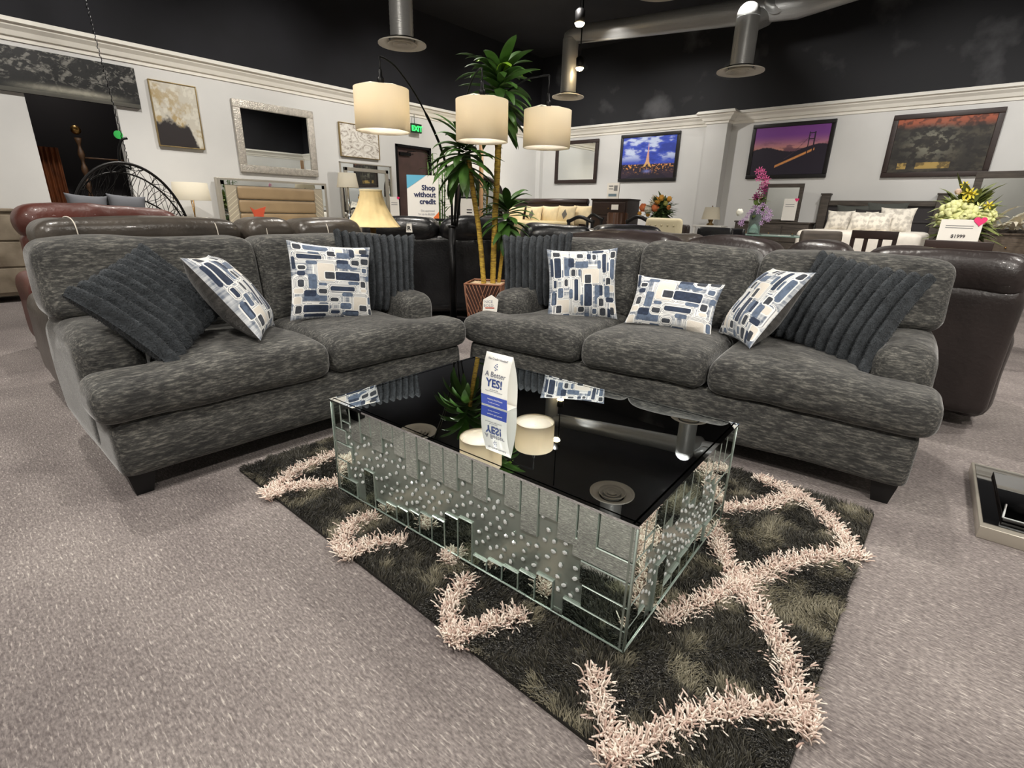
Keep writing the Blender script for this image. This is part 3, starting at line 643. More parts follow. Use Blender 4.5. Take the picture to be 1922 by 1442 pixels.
# ---------------------------------------------------------------- leather seating behind
def leather(name, col, rough=.33): return mat(name, col, rough, var=.35, scale=3.5, coat=.15, bump=.25, bscale=45, spec=.5)
M_lgrey = leather('grey_brown_leather', (72, 66, 60), .32); M_lred = leather('oxblood_leather', (84, 42, 34), .42); M_lblk = leather('black_leather', (20, 20, 22)); M_lbrn = leather('dark_brown_leather', (42, 35, 34), .36)
M_st = mat('white_stitching', (205, 198, 186), .7)
def smoothpath(P, n=8):
    P = [P[0]]+P+[P[-1]]; out = []
    for i in range(1, len(P)-2):
        p0, p1, p2, p3 = P[i-1:i+3]
        for k in range(n): t = k/n; out.append(.5*((2*p1)+(p2-p0)*t+(2*p0-5*p1+4*p2-p3)*t*t+(3*p1-p0-3*p2+p3)*t**3))
    return out+[P[-1]]
def leather_sofa(loc, rz, Ln, seats, m, label, stitch=False, ztop=1.12, seed=0, name='leather_sofa', group=None, roll=.11, lump=.012, flat=False):
    t = empty(name, loc, rz, label, 'sofa', group)
    soft('base', [(.10, Ln-.10, .04, .86, .06, .44, .06)], m, t, .035, 3, None, .006, 5, seed)
    for s in (0, 1):
        x0 = 0 if s == 0 else Ln-.22
        soft('arm', [(x0, x0+.22, .02, .84, .05, .64, .09)], m, t, .03, 5, None, .008, 6, seed+s)
    soft('back_frame', [(.03, Ln-.03, .72, .95, .10, ztop-.16, .05)], m, t, .03, 3, None, .006, 5, seed+3)
    e = [0.02]+seats+[Ln-.02]; sb = MB()
    for i in range(len(e)-1):
        a, b = e[i]+.006, e[i+1]-.006
        soft('seat_cushion', [(max(a, .22), min(b, Ln-.22), .0, .72, .40, .54, .06)], m, t, .03, 5, None, .006, 6, seed+4+i)
        def lp(V, a=a, b=b):
            u = (2*V[:, 0]-a-b)/(b-a); V[:, 2] += lump*3*(1-u**2)*sstep(ztop-.2, ztop, V[:, 2]); return V
        soft('headrest', [(a, b, .60, .985, ztop-roll*2.1, ztop, roll)], m, t, .022, 7, lp, lump, 7, seed+9+i)
        if stitch:
            for q in (a+.18, b-.18) if b-a > .6 else ((a+b)/2+.05,):
                MB().tube(smoothpath([Vector((q, y_, z_)) for y_, z_ in ((.982, ztop-.15), (.986, ztop-.085), (.966, ztop-.03), (.91, ztop+.001), (.80, ztop+.012), (.68, ztop+.003), (.61, ztop-.04))], 4), .0035, 5).build('stitching', M_st, t)
    if stitch:
        MB().tube([(.03, .62, .66), (.0, .3, .655), (-.005, .1, .62), (-.004, .03, .5), (.0, .0, .2)], .004, 5).build('stitching', M_st, t)
        sb.tube([(Ln-.02, .975, .2), (Ln-.02, .975, .85), (Ln-.02, .93, .93)], .004, 5); sb.build('stitching', M_st, t)
    return t
leather_sofa((-4.64, 2.46, 0), R(-90), 2.04, [.58, .94], M_lgrey, 'grey-brown leather sofa with white stitching, back to back with the loveseat', True, 1.10, 5, roll=.085, lump=.006)
leather_sofa((-5.92, 1.59, 0), R(-90), 1.08, [], M_lred, 'oxblood red leather recliner behind the grey-brown leather sofa', False, 1.14, 9, name='leather_recliner')
leather_sofa((.33, 4.86, 0), R(181.5), 3.15, [.85, 1.30, 2.05], M_lbrn, 'dark brown leather reclining sofa back to back with the three-seat sofa', False, 1.025, 15, lump=.012)
leather_sofa((-2.05, 6.25, 0), R(180), 1.75, [.85], M_lgrey, 'low grey leather loveseat in the open floor behind the brown leather sofa', False, .99, 21, lump=.012)
dq = R(-44.5); rdir = Vector((math.sin(dq), math.cos(dq), 0))       # towards the far corner
def diag(r, s): return rdir*r+Vector((math.cos(dq), -math.sin(dq), 0))*s
leather_sofa(diag(6.75, .42), R(44.5+180), 1.72, [.86], M_lblk, 'black leather loveseat seen from behind, left of the tall potted plant', False, 1.09, 31, group=None)
leather_sofa(diag(6.95, 2.2), R(44.5+180), 1.72, [.86], M_lblk, 'black leather loveseat seen from behind, right of the tall potted plant', False, 1.04, 33)

# ---------------------------------------------------------------- lamps
M_shade = shade_mat('cream_linen_shade', (250, 242, 224))
M_shw = shade_mat('white_shade', (240, 234, 218))
M_inner = shade_mat('white_lining', (244, 240, 232), .6)
M_chr = mat('chrome', (205, 205, 205), .15, 1.0); M_brass = mat('brass', (178, 140, 84), .3, .9); M_ant = mat('antique_bronze', (120, 96, 58), .5, .4, var=.3, scale=20)
arc = empty('arc_floor_lamp', px_r(851, 590, 5.45).xy.to_3d(), 0, 'black arc floor lamp with three cream drum shades over the corner', 'floor lamp')
ox = Vector(arc.location)
MB().bevbox(-.24, .24, -.24, .24, 0, .05, .008).build('base', mat('black_marble', (16, 16, 18), .15), arc)
zt = px_r(851, 425, 5.45).z
MB().tube([(0, 0, .05), (0, 0, zt)], .036, 16).lathe([(.036, zt-.01), (.042, zt-.01), (.042, zt+.005), (.03, zt+.01)], 16).build('pole', M_bf, arc)
SHR, SHH = .20, .285
for pts, (sx, sy) in (([(849, 425, 5.45), (846, 355, 5.4), (832, 292, 5.25), (812, 240, 5.05), (780, 178, 4.8), (748, 132, 4.55), (727, 113, 4.42), (712, 106, 4.33)], (715, 161)),
                      ([(853, 425, 5.45), (857, 350, 5.4), (864, 260, 5.2), (872, 200, 4.9), (884, 155, 4.6), (897, 133, 4.42), (905, 128, 4.33)], (906, 183)),
                      ([(857, 425, 5.45), (868, 340, 5.4), (890, 260, 5.25), (930, 192, 5.0), (981, 153, 4.85), (1010, 144, 4.8), (1031, 141, 4.76)], (1029, 203))):
    P = [px_r(*p)-ox for p in pts]; path = smoothpath(P)
    MB().tube(path, [.012]*(len(path)//2)+[.007]*(len(path)-len(path)//2), 8).build('arm', M_bf, arc)
    tip = P[-1]; top = px_r(sx, sy, pts[-1][2])-ox; c = Vector((tip.x, tip.y, top.z-.02))
    sh = MB().lathe([(SHR, 0), (SHR, -SHH), (SHR-.004, -SHH), (SHR-.004, 0), (SHR, 0)], 48, c, caps=False).build('lamp_shade', M_shade, arc)
    MB().lathe([(SHR-.0045, -.002), (SHR-.0045, -SHH+.002)], 48, c, caps=False).lathe([(.01, -SHH+.035), (SHR-.03, -SHH+.035)], 40, c, caps=False).build('lining', M_inner, sh)
    MB().tube([tip, Vector((c.x, c.y, c.z+.07))], .006, 8).lathe([(.008, .13), (.014, .12), (.014, .08), (.026, .07), (.026, .035), (.014, .02)], 14, c).build('socket', M_bf, arc)
    bl_ = bpy.data.lights.new('shade_bulb', 'POINT'); bl_.energy = 2.9; bl_.shadow_soft_size = .04; bl_.color = (1, .95, .87); bo_ = bpy.data.objects.new('shade_bulb', bl_); COL.objects.link(bo_); bo_.parent = arc; bo_.location = c+Vector((0, 0, -.12))
    hb = MB()
    for k in range(3): a = k*2*PI/3+.5; hb.tube([c+Vector((.02*math.cos(a), .02*math.sin(a), .035)), c+Vector((.09*math.cos(a), .09*math.sin(a), .03)), c+Vector((SHR*math.cos(a), SHR*math.sin(a), -.004))], .004, 6)
    hb.build('harp', M_inner, arc)
# bell-shade table lamp on an end table behind the loveseat
lp = px_r(700, 425, 4.9); lz = lp.z
tbl = empty('end_table', (lp.x, lp.y, 0), R(45), 'small black end table behind the loveseat, under the pleated lamp', 'end table')
mb = MB().bevbox(-.22, .22, -.22, .22, .56, .60, .006); mb.build('table_top', M_blackwood, tbl)
for sx in (-1, 1):
    for sy in (-1, 1): MB().box(sx*.19-.02, sx*.19+.02, sy*.19-.02, sy*.19+.02, 0, .56).build('leg', M_blackwood, tbl)
bl = empty('bell_shade_lamp', (lp.x, lp.y, .60), 0, 'antique bronze table lamp with a pleated cream bell shade', 'table lamp')
MB().lathe([(.08, 0), (.085, .02), (.06, .05), (.045, .08), (.075, .16), (.10, .22), (.11, .27), (.085, .31), (.035, .335), (.03, .36), (.024, .40), (.03, .42), (.012, .44), (.01, lz-.60+.06)], 24).tube([(.09, 0, .285), (.13, 0, .30), (.14, 0, .31)], .012, 6).build('base', M_ant, bl)
hh = px_r(700, 358, 4.9).z-lz
prof = [(.235*((1-t)**1.7)+.092*(1-(1-t)**1.7)+.0, t*hh) for t in np.linspace(0, 1, 14)]
sh = MB().lathe(prof, 72, (0, 0, lz-.60+.0), caps=False, wob=lambda a: (.03*abs(math.cos(a*8)))).build('lamp_shade', mat('pleated_cream_silk', (228, 204, 150), .7, var=.08, scale=14), bl)
MB().lathe([(.094, hh-.008), (.099, hh), (.094, hh+.008)], 40, (0, 0, lz-.60), caps=False).lathe([(.234, -.004), (.239, 0), (.234, .006)], 60, (0, 0, lz-.60), caps=False).build('trim_band', mat('cream_braid', (236, 220, 176), .8), sh)

# ---------------------------------------------------------------- plants
M_leaf = mat('dracaena_leaf', (62, 98, 40), .45, var=.45, scale=5); M_leafl = mat('bright_leaf', (150, 200, 56), .5, var=.2, scale=6)
M_stem = mat('yellow_cane', (190, 158, 62), .65, col2=(120, 92, 34), scale=30, stretch=(.6, .6, 5), contrast=(.42, .66), detail=2)
def leaf(mb, base, az, el, ln, wd, droop, g, n=9):
    p = Vector(base); h = Vector((math.cos(az), math.sin(az), 0)); side_ = Vector((-math.sin(az), math.cos(az), 0)); vs = []; e = el
    for i in range(n+1):
        t = i/n; w_ = wd*(math.sin(PI*min(1, t*.88+.10))**.75)*(1 if t < .98 else .05); d = h*math.cos(e)+Vector((0, 0, math.sin(e))); up_ = side_.cross(d)
        vs += [p-side_*w_+up_*w_*.3, p, p+side_*w_+up_*w_*.3]; p = p+d*(ln/n); e -= droop/n*(.5+t)
    return mb.add(vs, [(i*3+j, i*3+j+1, i*3+j+4, i*3+j+3) for i in range(n) for j in (0, 1)], True)
def crown_of(mb, c, n, L0, spread, g, h=.35, wd=.032):
    for i in range(n):
        t = i/n; az = i*2.4+g.uniform(-.3, .3); leaf(mb, (c[0], c[1], c[2]+h*t), az, -.55+1.45*t+g.uniform(-.15, .15), L0*g.uniform(.8, 1.15), wd*g.uniform(.85, 1.2), g.uniform(.9, 1.7), g)
pc = px_r(914, 530, 4.95); dr = empty('potted_dracaena', (pc.x, pc.y, 0), R(30), 'tall artificial dracaena with yellow canes in a lattice planter, in the corner', 'potted plant')
PZ = pc.z; Rm = Matrix.Rotation(-R(30), 4, 'Z')
def L3(px, py, r): v = px_r(px, py, r)-Vector((pc.x, pc.y, 0)); return Rm @ v
pb = MB(); a, b = .175, .125
pb.add([(-b, -b, 0), (b, -b, 0), (b, b, 0), (-b, b, 0), (-a, -a, PZ), (a, -a, PZ), (a, a, PZ), (-a, a, PZ)], [(0, 3, 2, 1), (0, 1, 5, 4), (1, 2, 6, 5), (2, 3, 7, 6), (3, 0, 4, 7)])
pt = pb.build('planter', mat('woven_planter_shade', (58, 34, 26), .8), dr)
lt = MB()
for k in range(4):
    Mr = Matrix.Rotation(k*PI/2, 4, 'Z')
    for i in range(-5, 6):
        for s in (-1, 1):
            q0 = (i/5.0, 0); q1 = (i/5.0+s*1.2, 1)
            P = []
            for t in np.linspace(0, 1, 7):
                u = q0[0]+(q1[0]-q0[0])*t
                if abs(u) <= 1: w_ = b+(a-b)*t; P.append(Mr @ Vector((u*w_*.96, -w_-.002, t*PZ)))
            if len(P) > 1: lt.tube(P, .004, 4)
    for u in (-1, 1): lt.tube([Mr @ Vector((u*b, -b, 0)), Mr @ Vector((u*a, -a, PZ))], .009, 5)
    lt.tube([Mr @ Vector((-a, -a, PZ)), Mr @ Vector((a, -a, PZ))], .009, 5)
lt.build('lattice', mat('terracotta_lattice', (150, 104, 80), .7), dr)
MB().box(-a*.96, a*.96, -a*.96, a*.96, PZ-.03, PZ-.012).build('soil_cover', mat('pale_wood_chips', (226, 204, 168), .9, col2=(150, 118, 84), scale=60), dr)
def ringed(P, r0, r1):
    P = smoothpath(P, 24); rr = [(r0+(r1-r0)*i/len(P))*(1+.05*math.sin(i*1.9)) for i in range(len(P))]; return MB().tube(P, rr, 10)
ringed([L3(925, 534, 4.98), L3(928, 430, 4.98), L3(933, 330, 4.98), L3(936, 250, 4.98), L3(938, 190, 4.98)], .026, .030).build('cane', M_stem, dr)
ringed([L3(908, 532, 4.9), L3(900, 440, 4.9), L3(888, 360, 4.9), L3(880, 300, 4.9)], .024, .022).build('cane', M_stem, dr)
ringed([L3(936, 532, 5.05), L3(942, 480, 5.05), L3(946, 430, 5.05)], .018, .016).build('cane', M_stem, dr)
g_ = random.Random(4)
for c, n, L0, h, wd, r in (((937, 215), 68, .38, .34, .043, 4.98), ((872, 318), 52, .36, .26, .038, 4.9), ((952, 432), 40, .33, .24, .034, 5.05)):
    mb = MB(); crown_of(mb, L3(c[0], c[1], r), n, L0, 1, g_, h, wd); mb.build('foliage', M_leaf, dr)
mb = MB(); q = L3(935, 158, 4.98)
for az, e_ in ((4.0, .9), (2.2, .6), (5.4, .7), (3.1, 1.1), (.4, .6)): leaf(mb, (q[0], q[1], q[2]+.08), az, e_, .26, .048, 2.0, g_)
mb.build('new_leaves', M_leafl, dr)
def bamboo_plant(px, zb, ztop, r, label, w=.22):
    p = px_r(px, 400, r); t = empty('bamboo_plant', (p.x, p.y, 0), 0, label, 'plant'); g = random.Random(int(px)); s = MB(); f = MB()
    MB().lathe([(.10, 0), (.14, .30), (.12, .30), (.10, .26)], 20).build('pot', mat('black_pot', (28, 28, 28), .5), t)
    for k in range(7):
        x, y = g.uniform(-.06, .06), g.uniform(-.06, .06); h = ztop*g.uniform(.75, 1); x2, y2 = x*2.5, y*2.5; s.tube([(x, y, .2), ((x+x2)/2, (y+y2)/2, h*.6), (x2, y2, h)], .009, 5)
        for q in range(26):
            t_ = g.uniform(.42, 1); leaf(f, (x+(x2-x)*t_, y+(y2-y)*t_, .2+(h-.2)*t_), g.uniform(0, 6.3), g.uniform(-.2, .9), g.uniform(.10, .2)*w/.22, .012, 1.0, g, 4)
    s.build('stem', mat('green_stem', (86, 118, 56), .6), t); f.build('foliage', mat('bamboo_leaf', (62, 96, 44), .55, var=.3, scale=10), t)
bamboo_plant(826, .2, 1.95, 7.4, 'leafy green bamboo plant beside the exit door, behind the white sign')

# ---------------------------------------------------------------- air ducts and spotlights
M_duct = mat('spiral_duct_metal', (158, 158, 156), .38, .45, bump=.3, bscale=12, bstretch=(1, 1, 8)); M_vent = mat('vent_paint', (206, 200, 188), .5)
def diffuser(mb, c, r):
    for k, (ra, rb, z0, z1) in enumerate(((r*.62, r, .0, -.03), (r*.40, r*.60, .01, -.035), (r*.18, r*.38, .02, -.035), (.001, r*.2, .0, -.03))):
        mb.lathe([(ra*.9, z0+.03), (rb, z1+.015), (rb, z1), (ra, z0+.015)], 36, c, caps=False)
    return mb
def drop(px, py, z, wpx, top, label, elbow=None):
    c = px_z(px, py, z); d = math.sqrt(c.x**2+c.y**2+(z-CAM_Z)**2); r = wpx/2/FPX*d*.97
    t = empty('ceiling_vent', c, 0, label, 'air vent'); n = 60
    pts = [Vector((0, 0, .02+(top-z)*i/n)) for i in range(n+1)]
    MB().tube(pts, [r*.48*(1+.02*(i % 2)) for i in range(n+1)], 22).build('duct_drop', M_duct, t)
    diffuser(MB(), (0, 0, 0), r).build('diffuser', M_vent, t); MB().lathe([(r*.2, .03), (r*.7, .03)], 24, caps=False).build('throat', M_bf, t)
    return t, c, r*.48
drop(755, 80, 3.3, 75, ZC, 'round ceiling vent on a straight duct above the left lamp shade')
_, cM, rM = drop(1066, 180, 3.35, 53, 4.28, 'round ceiling vent beside the two spotlights, farthest from the table')
_, cR, rR = drop(1390, 131, 3.3, 69, 3.95, 'round ceiling vent on the angled duct at right')
drop(1243, -25, 3.4, 90, ZC, 'round ceiling vent nearest the table, seen mirrored in its top')
zz = cM.z+.95
A = Vector((cM.x, cM.y, 4.28)); B = px_z(1500, 8, 4.45); B2 = px_z(1560, -12, 4.5)
D = MB(); D.tube([A+Vector((0, 0, -.02)), A+Vector((.0, 0, .03)), A+(B-A)*.02+Vector((0, 0, .08)), A+(B-A)*.3+Vector((0, 0, .05)), B, B+(B2-B)*3], [rM, rM, rM*1.0, .16, .2, .2], 22)
du = D.build('air_duct', M_duct); tag(du, 'long grey spiral duct running under the black ceiling', 'duct')
C0 = Vector((cR.x, cR.y, 3.95)); C1 = px_z(1405, 68, 4.12); 
D = MB(); D.tube([C0-Vector((0, 0, .03)), C0+Vector((0, 0, .05)), (C0+C1)/2+Vector((0, 0, .08)), px_z(1435, 30, 4.40), px_z(1455, 5, 4.45)], rR, 22)
tag(D.build('branch_duct', M_duct), 'short angled duct joining the right ceiling vent to the long duct', 'duct')
M_bulb = mat('lit_lamp', (255, 240, 210), .5, emit=(255, 226, 176), estr=60)
for (px, py, lab) in ((1088, 44, 'upper of the two lit ceiling spotlights'), (1088, 128, 'lower of the two lit ceiling spotlights')):
    c = px_z(px, py, 3.9 if py < 100 else 3.75); t = empty('ceiling_spotlight', c, 0, lab, 'ceiling light', 'track spotlights')
    MB().lathe([(.05, .0), (.07, .02), (.075, .16), (.03, .2)], 20).tube([(0, 0, .19), (0, 0, ZC-c.z)], .012, 6).build('housing', M_bf, t)
    MB().lathe([(.001, -.05), (.05, -.035), (.075, .0)], 20, caps=False).build('bulb', M_bulb, t)
    d_ = Vector((0, 0, CAM_Z))-c
# ---------------------------------------------------------------- pictures and mirrors on the walls
def picture(nm, wall, a0, a1, z0, z1, fn, frame, m_frame, label, cat='picture', fd=.03, nu=200, canvas_m=None, tilt=0):
    """wall 'L' (x=XL, a = y) or 'B' (y=YB, a = x)"""
    z0, z1 = SZ(z0), SZ(z1); a0, a1 = a0*K, a1*K; W_, H_ = a1-a0, z1-z0
    t = empty(nm, ((XL+.006, a0, z0) if wall == 'L' else (a0, YB-.006, z0)), R(90) if wall == 'L' else 0, label, cat)
    f = frame                                    # local: x along the wall (viewer's right), y into the wall, z up
    mb = MB()
    if f:
        for (x0, x1, q0, q1) in ((0, W_, 0, f), (0, W_, H_-f, H_), (0, f, f, H_-f), (W_-f, W_, f, H_-f)): mb.bevbox(x0, x1, -fd, 0, q0, q1, min(.008, f*.3))
        mb.build('frame', m_frame, t)
    if fn is None:
        MB().box(f*.9, W_-f*.9, -fd*.5, -.003, f*.9, H_-f*.9).build('mirror_glass', M_mirw, t)
    else:
        nv = max(8, int(nu*(H_-2*f)/(W_-2*f))); u = np.linspace(0, 1, nu); v = np.linspace(0, 1, nv); U, V = np.meshgrid(u, v, indexing='ij'); C = np.clip(fn(U, V), 0, 1)
        P = np.stack([f+U*(W_-2*f), np.full(U.shape, -fd*.7 if f else -fd), f+V*(H_-2*f)], -1).reshape(-1, 3)
        mesh_np('canvas', P, grid_faces(nu, nv), M_pic, t, False, C.reshape(-1, 3))
        if not f: MB().box(0, W_, -fd+.001, 0, 0, H_).build('stretcher', m_frame, t)
    return t
M_mirw = mat('wall_mirror_glass', (225, 228, 226), .01, 1.0); M_pic = mat('printed_canvas', (255, 255, 255), .55, attr='Col')
M_esp = mat('espresso_wood', (44, 30, 26), .4, var=.25, scale=4, stretch=(1, 6, 6)); M_silver = mat('hammered_silver', (196, 190, 180), .35, .7, bump=.9, bscale=60, var=.2, scale=25)
M_gold = mat('thin_gold_frame', (150, 130, 88), .4, .6); M_pblk = mat('black_frame', (22, 19, 20), .35)
def pano(U, V):
    n = fbm(U*9, V*5, 1, 5); n2 = fbm(U*34+n*5, V*12+n*6, 5, 5); arch = np.sin(U*PI*2.2+.6)*.18+.55
    c = mixc(lin((20, 20, 20)), lin((118, 116, 110)), sstep(.50, .72, n2)*sstep(.12, .5, V)*1.0)
    br = np.abs(fbm(U*14+4, V*7, 8, 4)-.5); c = mixc(c, lin((8, 8, 8)), sstep(.045, .01, br)*.8)
    path = np.exp(-((V-.13-.05*np.sin(U*3))/.07)**2)*sstep(.1, .5, U)*sstep(1.0, .6, U); return mixc(c, lin((176, 172, 156)), path*(.5+.5*n2)+(V < .1)*.15)
def goldart(U, V):
    n = fbm(U*4, V*5, 2, 5); n2 = fbm(U*12, V*14, 9, 4); c = mixc(lin((196, 190, 176)), lin((166, 140, 84)), sstep(.45, .62, n)*.9*sstep(1.1, .3, U*.4+V*.6))
    c = mixc(c, lin((222, 218, 204)), sstep(.5, .62, n2)*.5); edge = .42-.16*(U-.3)**2*3+.16*(n2-.5)-np.where(U > .72, (U-.72)*1.5, 0)
    return mixc(c, lin((38, 32, 32)), sstep(edge+.05, edge-.06, V+.25*(n-.5)))
def marble(U, V):
    n = fbm(U*3, V*3, 4, 5); r = np.abs(np.sin((U*1.2+V*1.6+n*3.2)*5)); c = mixc(lin((208, 202, 192)), lin((128, 116, 104)), sstep(.35, .02, r)); return mixc(c, lin((226, 222, 214)), sstep(.8, 1, r))
def tower(U, V):
    n = fbm(U*5, V*9, 6, 5); c = mixc(lin((54, 78, 190)), lin((206, 218, 244)), sstep(.5, .72, n)*sstep(.35, .6, V)*.95); c = mixc(c, lin((20, 34, 110)), sstep(.5, .32, n)*.5)
    land = sstep(.36, .33, V); lt_ = fbm(U*40, V*40, 8, 2); cl = mixc(lin((34, 26, 44)), lin((232, 160, 90)), sstep(.55, .75, lt_)*sstep(.05, .3, V)); c = mixc(c, cl, land)
    c = mixc(c, lin((60, 44, 60)), ((np.abs(U-.5) > (.34-V)*1.2) & (V < .2))*.5); c = mixc(c, lin((120, 130, 200)), np.exp(-((U-.5)**2+(V-.17)**2*3)/.004)*.9)
    h = (V-.28)/.55; w_ = np.where(h < .2, .075-.18*h, np.where(h < 1, .042*np.maximum(1-h, 0)**1.5+.005, 0)); leg = (np.abs(U-.5) < w_) & (h > 0) & (h < 1); hole = (h < .14) & (np.abs(U-.5) < .03*(1-h/.14)+.005)
    return mixc(c, mixc(lin((232, 184, 96)), lin((214, 150, 170)), h), (leg & ~hole)*.9)
def bridge(U, V):
    n = fbm(U*4, V*10, 12, 5); c = mixc(lin((214, 150, 122)), lin((120, 62, 140)), sstep(.42, .85, V)); c = mixc(c, lin((58, 32, 70)), sstep(.5, .62, n)*sstep(.8, .5, V)*.8)
    hill = .52+.05*np.sin(U*9)+.12*(U > .6)*(U-.6)+.02*fbm(U*60, V*0, 3, 2); c = mixc(c, lin((30, 22, 38)), sstep(hill+.01, hill-.01, V))
    road = np.abs(V-(.16+.34*(U-.32)/.5)); c = mixc(c, lin((236, 160, 90)), (sstep(.035, .012, road)*(U > .34)*(U < .84))*(.6+.4*fbm(U*60, V*60, 2, 2))); tw = (np.abs(np.abs(U-.78)-.035) < .008) & (V > .42) & (V < .86); tw |= (np.abs(U-.78) < .04) & ((np.abs(V-.84) < .012) | (np.abs(V-.72) < .01))
    cb = np.abs(V-(.84-1.9*(.78-U)*(1.15-(.78-U)))) < .006; return mixc(mixc(c, lin((36, 22, 40)), tw*1.0), lin((70, 48, 60)), (cb & (U < .78) & (U > .45))*1.0)
def blossom(U, V):
    n = fbm(U*6, V*6, 15, 5); n2 = fbm(U*16, V*14, 17, 4); c = mixc(lin((44, 40, 34)), lin((74, 68, 56)), sstep(.4, .7, n)); c = mixc(c, lin((188, 96, 62)), sstep(.78, .95, V+.1*(n-.5))*.9)
    blob = np.exp(-(((U-.42)/.2)**2+((V-.55)/.24)**2)); c = mixc(c, lin((140, 138, 122)), sstep(.5, .62, n2)*blob*1.1); c = mixc(c, lin((206, 172, 92)), ((V < .18) & (V > .06) & (((U > .1) & (U < .2)) | ((U > .3) & (U < .66))))*.8)
    return mixc(c, lin((24, 20, 18)), sstep(.55, .35, n2)*.7)*.8
picture('panorama_canvas', 'L', .70, 1.88, 2.095, 2.455, pano, 0, M_pblk, 'long black and white panorama of oak trees above the dark opening', fd=.05, nu=420)
picture('abstract_canvas', 'L', 1.985, 2.425, 1.765, 2.385, goldart, .012, M_gold, 'tall grey and gold abstract canvas left of the silver mirror', fd=.05, nu=120)
t = picture('wall_mirror', 'L', 2.78, 3.76, 1.565, 2.335, None, .115, M_silver, 'large wall mirror in a wide hammered silver frame', 'mirror', fd=.05)
picture('marbled_canvas', 'L', 4.12, 4.74, 1.85, 2.27, marble, .012, M_gold, 'small square swirled marble canvas right of the silver mirror', fd=.05, nu=150)
picture('wall_mirror', 'B', -6.25, -5.32, 1.72, 2.45, None, .085, M_esp, 'plain dark wood framed mirror on the back wall near the corner', 'mirror', fd=.05)
picture('framed_photograph', 'B', -4.87, -3.81, 1.73, 2.47, tower, .07, M_pblk, 'black framed photo of a lattice tower under a blue evening sky', fd=.05, nu=220)
picture('framed_photograph', 'B', -2.71, -1.655, 1.735, 2.46, bridge, .07, M_pblk, 'black framed photo of a suspension bridge in a purple dusk', fd=.05, nu=220)
picture('framed_painting', 'B', -1.03, .01, 1.72, 2.44, blossom, .08, M_esp, 'dark framed picture of pale blossom under an orange sky', fd=.05, nu=220)
# exit sign
p = px_x(782, 241, XL+.12); ex = empty('exit_sign', (XL+.10, p.y, p.z), R(90), 'green lit EXIT sign hung above the brown door', 'sign')
MB().bevbox(-.13, .13, -.03, .02, -.085, .085, .006).tube([(-.04, 0, .085), (-.04, 0, .26)], .006, 6).build('housing', mat('dark_green_plastic', (16, 50, 32), .5), ex)
text('EXIT', .135, mat('green_glow', (40, 255, 90), .5, emit=(50, 255, 96), estr=2.2), ex, frame_M((0, -.033, -.052), (1, 0, 0), (0, 0, 1)), align='CENTER', bold=.004)

# ---------------------------------------------------------------- egg chair, alcove things
M_wick = mat('black_wicker', (24, 22, 22), .5)
eg = empty('hanging_egg_chair', (-7.6, 1.83, 0), 0, 'black wicker double egg swing chair by the dark opening', 'chair')
W2 = .62; ZB = .55; ZTp = SZ(1.53)-.35*.0
ztop = px_x(205, 305, -7.6).z; zb = .45
def eggp(a, b):  # a across (0..pi), b depth angle
    y = -math.cos(a)*W2*1.0; s = math.sin(a)**.75
    return y, s
rimm = MB(); N_ = 40
rim = [Vector((.10, -math.cos(a)*W2, zb+(ztop-zb)*(.0+math.sin(a)**.8))) for a in np.linspace(0, PI, N_)]
rimb = [Vector((.10, -math.cos(a)*W2, zb-.25*math.sin(a))) for a in np.linspace(0, PI, N_)]
rimm.tube(rim, .016, 8); rimm.tube(rimb, .016, 8)
ribs = []
for k in range(1, 6):
    q = k/6*PI; ribs.append([Vector((.10-.42*math.sin(q)*math.sin(a)**.7, -math.cos(a)*W2, (zb+(ztop-zb)*math.sin(a)**.8)*(.5+.5*math.cos(q))+(zb-.25*math.sin(a))*(.5-.5*math.cos(q)))) for a in np.linspace(0, PI, N_)])
for r_ in ribs: rimm.tube(r_, .010, 6)
rimm.build('frame', M_wick, eg)
wv = MB(); gw = random.Random(3); allr = [rim]+ribs+[rimb]
for k in range(len(allr)-1):
    for i in range(1, N_-1):
        for _ in range(2):
            a = allr[k][i].lerp(allr[k][i+1] if i+1 < N_ else allr[k][i], gw.random()); j = min(N_-1, max(0, i+gw.randint(-3, 3))); b = allr[k+1][j]; m_ = a.lerp(b, .5)+Vector((0, gw.uniform(-.03, .03), gw.uniform(-.02, .02))); wv.tube([a, m_, b], .0035, 4)
wv.build('wicker_weave', M_wick, eg)
ca = px_x(246, 318, -7.5)-Vector(eg.location); cb = px_x(216, 205, -7.5)-Vector(eg.location); cdir = (cb-ca)/(cb.z-ca.z)
ch = MB()
for i in range(95):
    q = ca.lerp(Vector((0, 0, ztop)), 0)+cdir*(i*.036)
    if q.z < ZC-.02: ch.tube([q+Vector((0, -.012 if i % 2 else -.003, 0)), q+cdir*.02+Vector((0, -.012 if i % 2 else -.003, 0)), q+cdir*.045], .0045, 5)
ch.build('chain', M_bf, eg)
MB().tube([(0, 0, ztop), ca], .012, 6).tube(smoothpath([Vector((-.05, .02, ztop-.02)), Vector((-.05, .03, ztop+.12)), Vector((-.05, .08, ztop+.25)), Vector((-.05, .14, ztop+.28))]), .014, 8).build('hanger', M_bf, eg)
soft('seat_pad', [(-.25, .12, -.45, .45, zb-.22, zb-.10, .05)], M_wick, eg, .03, 3, None, .004)
M_gp = mat('grey_cushion', (122, 124, 130), .9)
